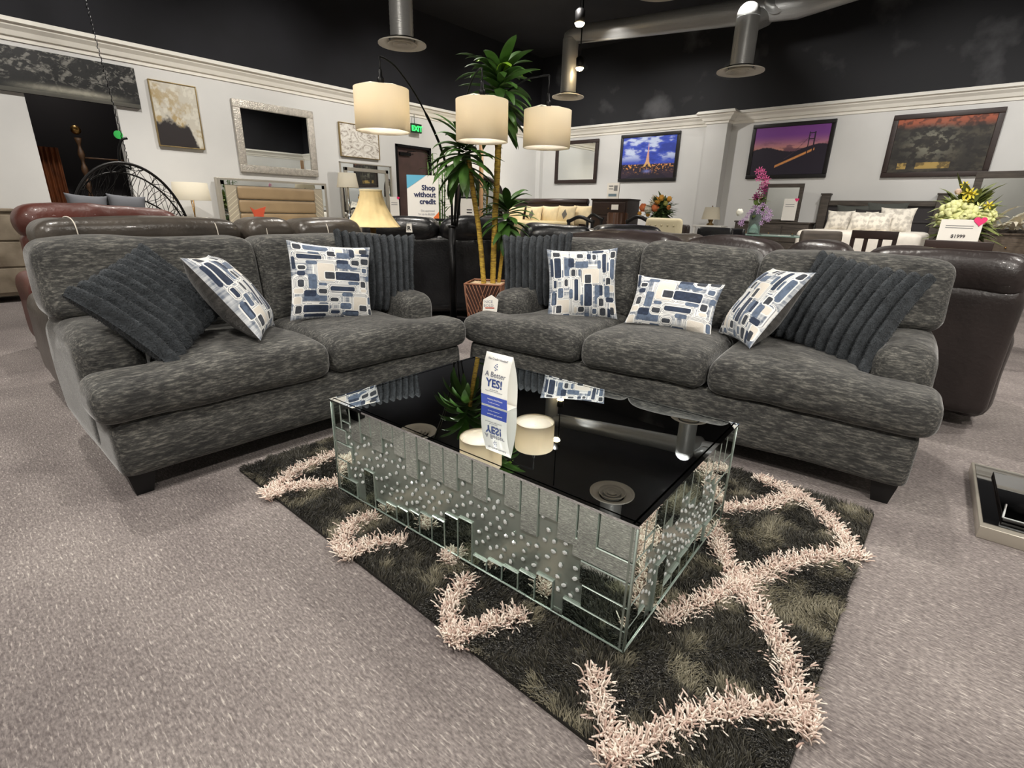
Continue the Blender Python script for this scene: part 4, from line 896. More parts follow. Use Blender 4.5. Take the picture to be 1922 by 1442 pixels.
def plain_pillow(w, h, t, M, m, label, group=None, name='pillow', pat=None):
    n = 34; u = np.linspace(-1, 1, n); U, V = np.meshgrid(u, u, indexing='ij'); A = pillow_xyz(U, V, 1, w, h, t, .10).reshape(-1, 3); B = pillow_xyz(U, V, -1, w, h, t, .10).reshape(-1, 3)
    o = mesh_np(name, np.vstack([A, B]), np.vstack([grid_faces(n, n), grid_faces(n, n, n*n, True)]), m); o.matrix_world = M
    tag(o, label, 'pillow', group)
    if pat: pat(o, w, h, t)
    return o
for px, lab in ((165, 'left grey cushion in the wicker egg chair'), (240, 'right grey cushion in the wicker egg chair')):
    p = px_x(px, 388, -7.45); plain_pillow(.38, .30, .14, PM((p.x, p.y, p.z-.02), 0, 10, -4), M_gp, lab, 'egg chair cushions')
p = px_x(222, 253, -7.7); tg = MB().lathe([(.001, -.002), (.045, -.002), (.045, .002), (.001, .002)], 18, (0, 0, 0), sm=False); o = tg.build('price_tag', mat('green_card', (60, 190, 90), .6), None, p); o.rotation_euler = (0, R(90), 0); tag(o, 'small round green tag hanging above the egg chair', 'tag')
# alcove: carved post and drape
M_carve = mat('gilt_carved_wood', (74, 52, 34), .5, .1, var=.4, scale=20)
cp = px_x(155, 300, XL-.5); po = empty('carved_post', (XL-.5, cp.y, 0), 0, 'dark carved bed post with a gilt finial inside the opening', 'post')
zf = px_x(153, 245, XL-.5).z
MB().lathe([(.06, 0), (.06, .3), (.035, .35)]+[(.03+.012*math.sin(i*1.3), .35+(zf-.45)*i/40) for i in range(41)], 14).build('shaft', M_carve, po); MB().sphere((0, 0, zf), .06, 12, 8).build('finial', M_brass, po)
MB().tube([(0, .03, px_x(155, 296, XL-.5).z), (0, .62, px_x(155, 296, XL-.5).z)], .012, 6).build('rail', M_carve, po)
dm = MB(); vs = []; n = 60; y0 = A0-.35; y1 = A0+.38; zd = px_x(80, 275, XL-1.0).z
for i in range(n+1): y = y0+(y1-y0)*i/n; x = XL-1.0+.035*math.sin(i*1.35); vs += [(x, y, 0.02), (x+.01*math.sin(i), y, zd)]
dm.add(vs, [(2*i, 2*i+2, 2*i+3, 2*i+1) for i in range(n)], True)
tag(dm.build('drape', mat('rust_drape', (112, 60, 28), .7, var=.4, scale=6)), 'rust orange drape inside the dark opening', 'curtain')
l_ = bpy.data.lights.new('alcove_fill', 'POINT'); l_.energy = 14; l_.shadow_soft_size = .1; l_.color = WARM; lo = bpy.data.objects.new('alcove_fill', l_); COL.objects.link(lo); lo.location = (XL-.7, (A0+A1)/2, 3.1)  # unseen point light added to dimly brighten the alcove

# ---------------------------------------------------------------- bedroom furniture
def price_card(px, py, axis, d, w, h, label, heart=False, rows=2, big=None, rz=None):
    p = (px_x if axis == 'x' else px_y)(px, py, d); t = empty('price_card', p, rz if rz is not None else (R(90) if axis == 'x' else 0), label, 'sign')
    MB().box(-w/2, w/2, -.002, .002, 0, h).box(-w*.3, w*.3, .0, .06, 0, .004).build('card', mat('white_card', (238, 234, 226), .6), t)
    ln_ = MB()
    for k in range(rows): ln_.box(-w*.36, w*.3, -.0035, -.002, h*(.72-.09*k), h*(.745-.09*k))
    ln_.build('printed_lines', mat('pink_print', (196, 130, 126), .6), t)
    if big: text(big, h*.2, mat('dark_print', (46, 42, 46), .6), t, frame_M((0, -.0035, h*.22), (1, 0, 0), (0, 0, 1)), align='CENTER', bold=.0008)
    if heart:
        P = [(.06*w*1.6*16*math.sin(a)**3/16, .06*w*1.6*(13*math.cos(a)-5*math.cos(2*a)-2*math.cos(3*a)-math.cos(4*a))/16) for a in np.linspace(0, 2*PI, 28)[:-1]]
        MB().prism([(x*1.6+w*.42, z*1.6+h*.95) for x, z in P], 'y', -.008, -.004).build('heart', mat('pink_heart', (236, 58, 120), .5), t)
    return t
def bed(name, wall, a0, a1, ztop, hb_fn, label, mz=.62, depth=2.0, mattress=(232, 226, 214), group=None, yb=None):
    """headboard against a wall; local x along the wall (viewer's right), y into the wall"""
    W_ = a1-a0
    t = empty(name, ((XL+.06, a0, 0) if wall == 'L' else (a0, yb or YB-.06, 0)), R(90) if wall == 'L' else 0, label, 'bed', group)
    hb_fn(t, W_, ztop)
    soft('mattress', [(.10, W_-.10, -depth-.1, -.14, .30, mz, .07)], mat('bed_cover_%d' % mattress[0], mattress, .85, var=.06, scale=12), t, .045, 2, None, .004)
    MB().box(.06, W_-.06, -depth-.12, -.10, .14, .32).build('bed_rail', M_esp, t)
    for x in (.1, W_-.18):
        for y in (-depth-.1, -.2): MB().box(x, x+.08, y, y+.08, 0, .15).build('leg', M_esp, t)
    return t
def hb_tufted(t, W_, zt):
    MB().bevbox(0, W_, -.10, 0, .1, zt, .006).build('headboard', M_silver2, t)
    MB().box(.05, .10, -.106, -.1, .2, zt-.04).box(W_-.10, W_-.05, -.106, -.1, .2, zt-.04).box(.05, W_-.05, -.106, -.1, zt-.10, zt-.035).build('mirror_strip', M_mirw, t)
    gr = MB(); c = MB()
    for s in (0, 1):
        x0 = .11 if s == 0 else W_-.27; c = MB().box(x0, x0+.16, -.112, -.10, .3, zt-.11); c.build('side_panel', mat('champagne_panel', (186, 176, 156), .45, .3), t)
        for k in range(16):
            z = .4+k*.075
            if z+.14 < zt-.11: gr.add([(x0, -.114, z+(.13 if s else 0)), (x0+.16, -.114, z+(0 if s else .13)), (x0+.16, -.114, z+(.015 if s else .145)), (x0, -.114, z+(.145 if s else .015))], [(0, 1, 2, 3)])
    gr.build('chevron_line', mat('pale_gilt', (226, 218, 196), .35, .4), t)
    n = 5; x0, x1 = .27, W_-.27; zs = np.linspace(.45, zt-.11, n+1)
    for i in range(n): soft('channel', [(x0, x1, -.17, -.10, zs[i]+.004, zs[i+1]-.004, .03)], mat('tan_leather', (150, 128, 98), .4, var=.08, scale=5), t, .02, 3, None, .001)
M_silver2 = mat('champagne_silver', (188, 182, 170), .3, .6)
y0 = px_x(405, 400, XL+.1).y; y0 = 2.5*K*.985; y1 = 3.87*K*.985
bed('panel_bed', 'L', y0, y1, SZ(1.49)-.005, hb_tufted, 'champagne bed with tan channelled headboard and mirror strips under the silver mirror', .6)
p = px_x(484, 401, XL+1.2); o = MB().prism([(-.10, .09), (-.04, .05), (.13, .10), (.09, 0), (.07, -.08), (-.05, -.09), (-.06, -.02)], 'y', -.004, .004).build('price_burst', mat('orange_card', (214, 92, 62), .6), None, p); o.rotation_euler = (0, 0, R(90)); tag(o, 'jagged orange price card in front of the tan headboard', 'sign')
def hb_sleigh(t, W_, zt):
    mb = MB(); mb.box(0, W_, -.10, 0, .1, zt-.10); mb.tube([(0, -.05, zt-.06), (W_, -.05, zt-.06)], .07, 18); mb.build('headboard', M_esp, t)
    for k in range(3): MB().bevbox(.12+k*(W_-.18)/3, .06+(k+1)*(W_-.18)/3, -.115, -.10, .5, zt-.22, .006).build('inset_panel', M_esp, t)
YS = 10.15
bed('sleigh_bed', 'B', px_y(950, 373, YS).x, px_y(1106, 375, YS).x, px_y(1060, 374, YS).z, hb_sleigh, 'espresso sleigh bed in the far corner with cream pillows', px_y(1060, 416, YS-.8).z, 1.8, (222, 204, 160), yb=YS)
M_cream = mat('cream_pillow_cover', (226, 208, 170), .85, var=.08, scale=10); M_white = mat('ivory_pillow_cover', (226, 220, 208), .85, col2=(186, 180, 170), scale=14, contrast=(.45, .6))
def diamond(o, w, h, t):
    MB().add([(-.07, 0, t*.5+.006), (0, -.11, t*.5+.003), (.07, 0, t*.5+.006), (0, .11, t*.5+.003)], [(0, 1, 2, 3)]).build('diamond_patch', mat('grey_velvet', (104, 102, 98), .7), o)
for px, dm_, lab in ((968, 0, 'left cream ruffled pillow on the sleigh bed'), (1001, 1, 'left cream pillow with grey diamond on the sleigh bed'), (1032, 0, 'gold ruffled pillow between the two diamond pillows'), (1063, 1, 'right cream pillow with grey diamond on the sleigh bed'), (1092, 0, 'rightmost cream pillow on the sleigh bed by the chest')):
    p = px_y(px, 404, YS-.35-.14*(dm_)); plain_pillow(.50, .42, .15, PM((p.x, p.y, p.z), -90, 14), M_cream, lab, 'pillows on the sleigh bed', pat=diamond if dm_ else None)
def dresser(name, loc, rz, w, dp, h, m, label, rows=3, cols=2, cat='dresser', knob=M_brass):
    t = empty(name, loc, rz, label, cat)        # local front faces -y, back at y=0
    MB().bevbox(0, w, -dp, 0, .08, h-.03, .006).build('body', m, t); MB().bevbox(-.02, w+.02, -dp-.02, 0, h-.03, h, .006).build('top', m, t)
    for x in (.02, w-.08):
        for y in (-dp+.02, -.08): MB().box(x, x+.06, y, y+.06, 0, .09).build('leg', m, t)
    for i in range(rows):
        for j in range(cols):
            x0 = .03+j*(w-.06)/cols; x1 = .03+(j+1)*(w-.06)/cols; z0 = .11+i*(h-.17)/rows; z1 = .11+(i+1)*(h-.17)/rows
            d_ = MB().bevbox(x0+.01, x1-.01, -dp-.018, -dp, z0+.01, z1-.01, .006).build('drawer', m, t); MB().sphere(((x0+x1)/2, -dp-.03, (z0+z1)/2), .014, 8, 6).build('knob', knob, d_)
    return t
# chest by the sleigh bed with a white sign
c0 = px_y(1109, 380, YS-.45); c1 = px_y(1176, 380, YS-.45); hc = px_y(1140, 373, YS-.45).z
dresser('chest_of_drawers', (c0.x+.03, YS+.05, 0), 0, c1.x-c0.x, .5, hc, M_esp, 'espresso chest of drawers between the sleigh bed and the orange bouquet', 5, 1, 'chest')
p = px_y(1150, 371, YS-.3); t = empty('counter_sign', (p.x, p.y, hc), 0, 'white printed sign standing on the espresso chest', 'sign')
MB().box(-.14, .14, -.012, .012, 0, .31).build('card', mat('white_card', (238, 234, 226), .6), t); MB().box(-.10, .09, -.014, -.012, .05, .10).build('blue_band', mat('grey_blue_print', (120, 140, 150), .6), t)
MB().box(-.10, .0, -.014, -.012, .24, .26).box(-.10, .0, -.014, -.012, .19, .205).box(.02, .10, -.014, -.012, .16, .26).build('printed_lines', mat('pink_print'), t)
p = px_y(1154, 389, YS-.50); o = MB().box(-.08, .08, -.003, .003, -.05, .05).build('paper_tag', mat('white_card'), None, (p.x, YS-.50, p.z)); tag(o, 'small white tag hanging on the front of the espresso chest', 'tag')
# dresser and mirror right of the pilaster
M_gw = mat('grey_washed_wood', (84, 76, 68), .6, col2=(58, 52, 47), scale=5, stretch=(1, 8, 8))
M_drk = mat('dark_bed_panel', (44, 40, 42), .6)
a = px_y(1380, 420, YB-.5); b = px_y(1519, 420, YB-.5); hd = px_y(1450, 416, YB-.5).z
dresser('dresser', (a.x, YB-.06, 0), 0, b.x-a.x, .45, hd, M_gw, 'grey-brown dresser below the bridge photo', 3, 3)
def dmirror(a, b, z0, z1, y, fr, m, label, nm='dresser_mirror', arch=False):
    t = empty(nm, (a, y, z0), 0, label, 'mirror'); W_ = b-a; H_ = z1-z0
    mb = MB()
    for (x0, x1, q0, q1) in ((0, W_, 0, fr*.6), (0, W_, H_-fr, H_), (0, fr, fr*.6, H_-fr), (W_-fr, W_, fr*.6, H_-fr)): mb.bevbox(x0, x1, -.03, .02, q0, q1, .004)
    mb.build('frame', m, t); MB().box(fr*.9, W_-fr*.9, -.012, .01, fr*.5, H_-fr*.9).build('mirror_glass', M_mirw, t); return t
a = px_y(1437, 345, YB-.2); b = px_y(1511, 345, YB-.2); dmirror(a.x, b.x, hd, px_y(1475, 345, YB-.2).z, YB-.2, .07, M_gw, 'grey-brown framed mirror standing on the dresser behind the orchids')
price_card(1478, 414, 'y', YB-.35, .24, .40, 'white price card with a pink heart on the grey-brown dresser', True, 2, None)
# grey-brown bed with posts
def hb_post(t, W_, zt):
    for x in (0, W_-.14): MB().bevbox(x, x+.14, -.12, .02, 0, zt, .008).bevbox(x-.015, x+.155, -.135, .03, zt, zt+.025, .004).build('post', M_gw, t)
    zr = zt-.10; MB().bevbox(.14, W_-.14, -.09, 0, zr-.09, zr, .006).build('top_rail', M_gw, t); MB().box(.14, W_-.14, -.05, -.01, .3, zr-.09).build('headboard', M_drk, t)
    MB().bevbox(.14, W_-.14, -.07, -.05, zr-.36, zr-.33, .004).build('ledge', M_drk, t)
a = px_y(1537, 400, YB-.1).x; b = px_y(1782, 365, YB-.1).x; zp = px_y(1548, 366, YB-.1).z; mz = px_y(1700, 436, YB-1.0).z
bed('post_bed', 'B', a, b, zp, hb_post, 'grey-brown bed with square posts and ivory pillows', mz, 1.9, (236, 230, 220))
for px, py, w, m, lab, dd in ((1573, 424, .42, M_white, 'leftmost ivory pillow on the post bed', .75), (1597, 415, .55, mat('dark_grey_pillow', (72, 74, 70), .9, bump=.6, bscale=50), 'dark grey fluffy pillow behind the ivory ones', .5), (1628, 412, .42, mat('black_pillow', (38, 36, 36), .9), 'black pillow in the middle of the post bed', .7),
                         (1616, 426, .40, M_white, 'left round ivory pillow before the black pillow', .95), (1645, 426, .40, M_white, 'right round ivory pillow before the black pillow', .95), (1681, 416, .50, M_white, 'large square ivory pillow on the right of the post bed', .75), (1660, 408, .6, mat('dark_grey_pillow'), 'second dark grey fluffy pillow behind the large ivory one', .5)):
    p = px_y(px, py, YB-dd); plain_pillow(w, w*.85, .16, PM((p.x, p.y, max(p.z, mz+w*.36)), -90, 16), m, lab, 'pillows on the post bed')
# right-hand dresser with large mirror
a = px_y(1822, 440, YB-.9); hr = px_y(1830, 436, YB-.9).z
dresser('dresser', (a.x, YB-.4, 0), 0, 1.7, .48, hr, mat('weathered_wood', (112, 98, 84), .6, col2=(76, 66, 56), scale=6, stretch=(1, 9, 9)), 'weathered wood dresser at the right edge behind the yellow bouquet', 3, 2)
a = px_y(1832, 330, YB-.6); dmirror(a.x, a.x+1.2, hr, px_y(1850, 322, YB-.6).z, YB-.6, .10, M_gw, 'large grey-brown mirror on the weathered dresser at the right edge')
fe = MB(); gf = random.Random(8); p0 = px_y(1905, 400, YB-.75)
for k in range(26): leaf(fe, (p0.x+gf.uniform(-.3, .3), p0.y, hr+.05), gf.uniform(2.6, 6.8), gf.uniform(.5, 1.4), gf.uniform(.35, .6), .03, 1.6, gf, 6)
fe_o = fe.build('feather_arrangement', mat('ivory_feather', (226, 218, 196), .8, var=.2, scale=10)); tag(fe_o, 'ivory feather arrangement on the weathered dresser before the large mirror', 'decoration')
# left cabinet
a = px_x(30, 400, XL+.5); hcab = 1.15
dresser('wooden_cabinet', (XL+.05, a.y-1.5, .0), R(90), 1.5, .5, px_x(15, 392, XL+.5).z, mat('pale_carved_wood', (150, 138, 120), .6, col2=(112, 100, 84), scale=6), 'pale distressed wooden cabinet at the left edge', 3, 2, 'cabinet')
# dresser mirror and lamps on the left wall
a = px_x(636, 303, XL+.2); b = px_x(733, 312, XL+.2); hs = SZ(1.13)-.10
dresser('mirrored_dresser', (XL+.05, a.y-.05, 0), R(90), b.y-a.y+.35, .48, hs, M_silver2, 'champagne dresser left of the exit door', 3, 2)
t = empty('dresser_mirror', (XL+.2, a.y, hs), R(90), 'silver double-framed dresser mirror below the marbled canvas', 'mirror'); W_ = b.y-a.y; H_ = a.z-hs
mb = MB()
for (o1, f) in ((0, .02), (.085, .06)):
    for (x0, x1, q0, q1) in ((o1, W_-o1, o1, o1+f), (o1, W_-o1, H_-o1-f, H_-o1), (o1, o1+f, o1, H_-o1), (W_-o1-f, W_-o1, o1, H_-o1)): mb.bevbox(x0, x1, -.03, .01, q0, q1, .004)
mb.build('frame', M_silver2, t); MB().box(.02, W_-.02, -.008, .008, .02, H_-.02).build('mirror_glass', M_mirw, t)
price_card(742, 411, 'x', XL+.36, .22, .42, 'white price card with a red heart right of the bell-shade lamp', True, 2, None)
def table_lamp(px, py_top, py_bot, wpx_top, wpx_bot, axis, d, base_fn, label, m=M_shw, stand=None, zt=.7, square=False, pyb=None):
    f = px_x if axis == 'x' else px_y; p = f(px, py_bot, d); pt_ = f(px, py_top, d); dist = (p-Vector((0, 0, CAM_Z))).length; rb = wpx_bot/2/FPX*dist*.93; rt_ = wpx_top/2/FPX*dist*.93
    t = empty('table_lamp', (p.x, p.y, zt), 0, label, 'table lamp'); z0 = p.z-zt; z1 = pt_.z-zt
    MB().lathe([(rb, z0), (rt_, z1), (rt_-.005, z1), (rb-.005, z0), (rb, z0)], 36, caps=False).build('lamp_shade', m, t)
    base_fn(t, z0, z1); return p
def nightstand(p, h, m, label, rz=0, w=.42): return dresser('nightstand', (p.x-w/2, p.y+.22, 0) if rz == 0 else (p.x-.22, p.y-w/2, 0), rz, w, .42, h, m, label, 2, 1, 'nightstand', M_chr)
def b_glass(t, z0, z1):
    MB().lathe([(.09, 0), (.09, .02), (.05, .04), (.03, .09), (.07, .16), (.085, .24), (.05, .33), (.02, .38), (.012, z1)], 20).build('base', M_chr, t)
def b_hour(t, z0, z1):
    MB().tube([(-.07, -.0, 0), (.01, 0, z0*.5), (-.05, 0, z0)], .008, 6).tube([(.07, 0, 0), (-.01, 0, z0*.5), (.05, 0, z0)], .008, 6).tube([(0, 0, z0-.02), (0, 0, z1)], .006, 6).lathe([(.10, 0), (.10, .015), (.001, .016)], 20).build('base', M_brass, t)
def b_urn(t, z0, z1):
    MB().lathe([(.06, 0), (.07, .02), (.03, .05), (.05, .10), (.055, .16), (.02, .22), (.008, z1+.03)], 18).build('base', M_ant, t)
p = table_lamp(361, 343, 376, 50, 54, 'x', XL+.5, b_hour, 'white drum lamp with a gilt crossed base left of the tan headboard', zt=.72); nightstand(p, .72, M_silver2, 'champagne nightstand under the gilt drum lamp', R(90))
p = table_lamp(653, 325, 352, 30, 38, 'x', XL+.9, b_glass, 'white shade lamp on a glittering silver base before the dresser mirror', zt=.74); nightstand(p, .74, M_silver2, 'champagne nightstand under the glittering silver lamp', R(90))
p = table_lamp(1334, 389, 412, 24, 32, 'y', YB-1.3, b_urn, 'small white shade lamp with bronze base left of the pilaster shadow', zt=px_y(1333, 423, YB-1.3).z)
zc = px_y(1333, 423, YB-1.3).z; t = empty('side_table', (p.x, p.y, 0), 0, 'small white side table under the bronze-based lamp', 'table')
MB().bevbox(-.28, .28, -.18, .18, zc-.03, zc, .005).build('table_top', mat('white_lacquer', (230, 228, 222), .3), t)
for sx in (-1, 1):
    for sy in (-1, 1): MB().box(sx*.24-.015, sx*.24+.015, sy*.15-.015, sy*.15+.015, 0, zc-.03).build('leg', mat('white_lacquer'), t)
# arched mirror dresser behind the canes
a = px_r(852, 400, 10.5); t = empty('arched_mirror_dresser', (a.x, a.y, 0), R(44), 'dark dresser with an arched mirror behind the yellow canes', 'dresser')
za = px_r(875, 405, 10.5).z; zt_ = px_r(880, 331, 10.5).z
MB().bevbox(-.1, 1.15, 0, .45, .0, za, .01).build('body', M_esp, t)
A_ = [(.5+.42*math.cos(q), za+.05+(zt_-za-.05-.30)+.30*math.sin(q)) for q in np.linspace(0, PI, 24)]
rim = [Vector((.92, .25, za))]+[Vector((x, .25, z)) for x, z in A_]+[Vector((.08, .25, za))]
MB().tube(rim, .045, 8).build('mirror_frame', M_esp, t)
MB().prism([(.92, za)]+A_+[(.08, za)], 'y', .25, .262).build('mirror_glass', M_mirw, t)
p = px_r(878, 411, 10.2); p.z = za; t = empty('price_card', p, R(44), 'white price card with dark rim left of the yellow canes', 'sign'); MB().box(-.14, .14, -.002, .002, 0, .31).build('card', mat('white_card'), t); MB().box(-.16, .16, .003, .01, 0, .34).build('holder', M_bf, t)
MB().box(-.02, .08, -.004, -.002, .05, .07).box(-.02, .08, -.004, -.002, .10, .12).build('printed_lines', mat('dark_print', (46, 42, 46), .6), t)
# wooden post (coat stand) seen between the canes
p = px_r(903, 400, 9.0); zt_ = px_r(901, 272, 9.0).z; tag(MB().tube([(0, 0, 0), (0, 0, zt_)], .035, 10).lathe([(.16, 0), (.15, .03), (.04, .05)], 20).build('wooden_post', mat('light_oak', (170, 132, 92), .5), None, (p.x, p.y, 0)), 'light wooden post standing behind the dracaena canes', 'post')
# sign: Shop without credit, on a slim black console
pa = px_r(766, 409, 6.9); pb_ = px_r(826, 410, 6.9); ptl = px_r(760, 327, 6.9); w_ = (pb_-pa).length*.97; h_ = ptl.z-pa.z; zs_ = pa.z
t = empty('console_table', ((pa.x+pb_.x)/2-.09, (pa.y+pb_.y)/2+.09, 0), R(43), 'narrow black console table behind the black loveseat', 'table')
MB().bevbox(-.55, .40, -.14, .16, zs_-.03, zs_, .004).build('table_top', mat('black_glass', (30, 32, 32), .1), t)
for x in (-.5, .35):
    for y in (-.11, .12): MB().box(x-.015, x+.015, y-.015, y+.015, 0, zs_-.03).build('leg', M_bf, t)
t = empty('shop_sign', (pa.x, pa.y, zs_), math.atan2(pb_.y-pa.y, pb_.x-pa.x), 'white sign reading Shop without credit, with blue and orange corners', 'sign', rot=(R(-5), 0, math.atan2(pb_.y-pa.y, pb_.x-pa.x)))
MB().box(0, w_, 0, .006, 0, h_).build('board', mat('white_card'), t)
MB().add([(0, -.002, h_), (0, -.002, h_*.68), (w_*.62, -.002, h_)], [(0, 1, 2)]).build('blue_corner', mat('sky_blue_print', (96, 176, 206), .6), t)
MB().add([(w_, -.002, 0), (w_, -.002, h_*.16), (w_*.8, -.002, 0)], [(0, 1, 2)]).build('orange_corner', mat('orange_print', (232, 112, 44), .6), t)
nv = mat('navy_print', (40, 46, 84), .6)
for s_, z_ in (('Shop', .66), ('without', .50), ('credit', .34)): text(s_, h_*.165, nv, t, frame_M((w_*.90, -.003, h_*z_), (1, 0, 0), (0, 0, 1)), align='RIGHT', bold=.003)
for s_, z_ in (('Get approved', .16), ('for up to $5,000', .08)): text(s_, h_*.06, mat('grey_print', (150, 150, 160), .6), t, frame_M((w_*.86, -.003, h_*z_), (1, 0, 0), (0, 0, 1)), align='RIGHT')
p = px_r(768, 428, 5.72); t = empty('price_tag', p, R(45), 'small white tag marked R hanging on the black loveseat', 'tag'); MB().prism([(-.033, -.045), (.033, -.045), (.026, .045), (-.024, .045)], 'y', -.002, .002).build('card', mat('white_card'), t)
text('R', .06, mat('black_print', (20, 20, 20), .6), t, frame_M((-.002, -.003, -.022), (1, 0, 0), (0, 0, 1)), align='CENTER', bold=.002)
# house-shaped price tag on the sofa seat
p = px_z(905, 584, .535); e_ = px_z(934, 584, .535); w_ = .10
t = empty('price_tag', ((p.x+e_.x)/2, (p.y+e_.y)/2+.0, .53), R(40), 'house-shaped white price tag standing at the left end of the sofa', 'tag')
w2 = (e_-p).length/2*.95; k_ = w2/.07
MB().prism([(-w2, 0), (w2*.95, 0), (w2*1.12, .145*k_*.8), (.01, .2*k_*.8), (-w2*.9, .145*k_*.8)], 'y', -.002, .002).build('card', mat('white_card'), t)
text('NICE\nBOLD', .036*k_, mat('grey_print'), t, frame_M((-.01, -.003, .105*k_*.8), (1, 0, 0), (0, 0, 1)), align='CENTER')
MB().box(-w2*.65, w2*.6, -.004, -.002, .032*k_, .042*k_).build('red_bar', mat('red_print', (190, 84, 70), .6), t)
# ---------------------------------------------------------------- dining area, flowers, chairs
def dining_chair(loc, rz, m, label, style='slat', sh=.48, bh=1.02, group=None, seatm=None):
    t = empty('dining_chair', loc, rz, label, 'chair', group)     # faces -y (back at +y)
    MB().bevbox(-.22, .22, -.22, .22, sh-.06, sh, .015).build('seat', seatm or m, t)
    for sx in (-1, 1):
        MB().add([(sx*.2-.02, -.21, 0), (sx*.2+.02, -.21, 0), (sx*.2+.02, -.17, 0), (sx*.2-.02, -.17, 0), (sx*.2-.02, -.21, sh-.05), (sx*.2+.02, -.21, sh-.05), (sx*.2+.02, -.17, sh-.05), (sx*.2-.02, -.17, sh-.05)], [(0, 3, 2, 1), (4, 5, 6, 7), (0, 1, 5, 4), (1, 2, 6, 5), (2, 3, 7, 6), (3, 0, 4, 7)]).build('leg', m, t)
        MB().box(sx*.2-.02, sx*.2+.02, .17, .21, 0, sh).build('leg', m, t)
    if style == 'slat':
        mb = MB()
        for sx in (-1, 1): mb.box(sx*.2-.02, sx*.2+.02, .18, .215, sh, bh)
        mb.bevbox(-.22, .22, .175, .22, bh-.09, bh, .006).bevbox(-.2, .2, .185, .21, bh-.30, bh-.26, .004)
        for x in (-.07, .07): mb.box(x-.02, x+.02, .19, .208, bh-.27, bh-.08)
        mb.build('backrest', m, t)
    elif style == 'curve':
        mb = MB(); P = [Vector((x, .20+.05*(x/.23)**2*-1, bh-.03+.035*math.cos(x/.23*PI))) for x in np.linspace(-.23, .23, 15)]; mb.tube(P, .028, 8)
        for sx in (-1, 1): mb.box(sx*.2-.02, sx*.2+.02, .15, .185, sh, bh-.04)
        mb.bevbox(-.2, .2, .16, .18, sh+.2, sh+.25, .004).build('backrest', m, t)
    elif style == 'panel':
        soft('backrest', [(-.22, .22, .16, .23, sh, bh, .03)], m, t, .025, 3, None, .002)
    elif style == 'tufted':
        def wg(V): V[:, 0] *= 1+.25*np.clip((V[:, 2]-sh)/.5, 0, 1); return V
        soft('backrest', [(-.22, .22, .15, .26, sh, bh, .045)], m, t, .02, 4, wg, .003)
        b_ = MB()
        for i in range(4):
            for j in range(-2, 3): b_.sphere((j*.09+(.045 if i % 2 else 0), .262, bh-.10-i*.11), .013, 8, 6); b_.sphere((j*.09+(.045 if i % 2 else 0), .148, bh-.10-i*.11), .013, 8, 6)
        b_.build('tufting_buttons', mat('cream_button', (196, 184, 150), .7), t)
    return t
M_cr = mat('cream_upholstery', (226, 214, 180), .8)
def flowers(name, loc, rz, w, h, blooms, label, vase=None, nleaf=60, leafcol=(52, 72, 36), seed=1, depth=.8, lw=.018):
    t = empty(name, loc, rz, label, 'flower arrangement'); g = random.Random(seed); zb = vase[2] if vase else .1
    if vase: MB().lathe(vase[0], 20).build('vase', vase[1], t)
    f = MB()
    for k in range(nleaf): leaf(f, (g.uniform(-.04, .04), g.uniform(-.04, .04), zb*.8+g.uniform(0, h*.35)), g.uniform(0, 6.3), g.uniform(-.3, 1.3), g.uniform(.4, 1)*w*.55, lw, g.uniform(.2, 1.4), g, 5)
    f.build('foliage', mat('foliage_%d_%d' % (leafcol[0], leafcol[1]), leafcol, .6, var=.35, scale=12), t)
    for (x, z, r, col, kind) in blooms:
        b_ = MB(); y = -g.uniform(.5, .8)*w*.4*depth
        if kind == 'rose':
            for q in range(3):
                for s in range(6): a = s*PI/3+q*.5; b_.sphere((x+r*.5*(1-q*.3)*math.cos(a), y-r*.2*q, z+r*.5*(1-q*.3)*math.sin(a)), r*.5, 7, 5, (1, .6, 1))
        elif kind == 'ball':
            for s in range(60): a = g.uniform(0, 6.3); e = g.uniform(-1.2, 1.2); b_.sphere((x+r*math.cos(a)*math.cos(e), y-abs(r*.7*math.sin(e)), z+r*math.sin(a)*math.cos(e)*.85), r*.22, 6, 4)
            b_.sphere((x, y, z), r*.85, 12, 8, (1, .7, .85))
        else:
            for s in range(7): a = s*2*PI/7; leaf(b_, (x, y, z), a, .3, r, r*.28, .4, g, 4)
            vs = []
            for s in range(6): a = s*PI/3; b_.add([(x, y-.01, z), (x+r*.6*math.cos(a-.3), y-.02, z+r*.6*math.sin(a-.3)), (x+r*math.cos(a), y-.015, z+r*math.sin(a)), (x+r*.6*math.cos(a+.3), y-.02, z+r*.6*math.sin(a+.3))], [(0, 1, 2, 3)])
        b_.build('blossom', mat('petal_%d_%d_%d' % col, col, .7, var=.12, scale=20), t)
    return t
def round_table(loc, r, z, label, m, legm):
    t = empty('dining_table', loc, 0, label, 'table'); MB().lathe([(.001, z-.025), (r, z-.025), (r, z), (.001, z)], 40, sm=False).build('table_top', m, t)
    MB().lathe([(.28, 0), (.28, .03), (.06, .06), (.05, z-.06), (.15, z-.025)], 24).build('pedestal', legm, t); return t
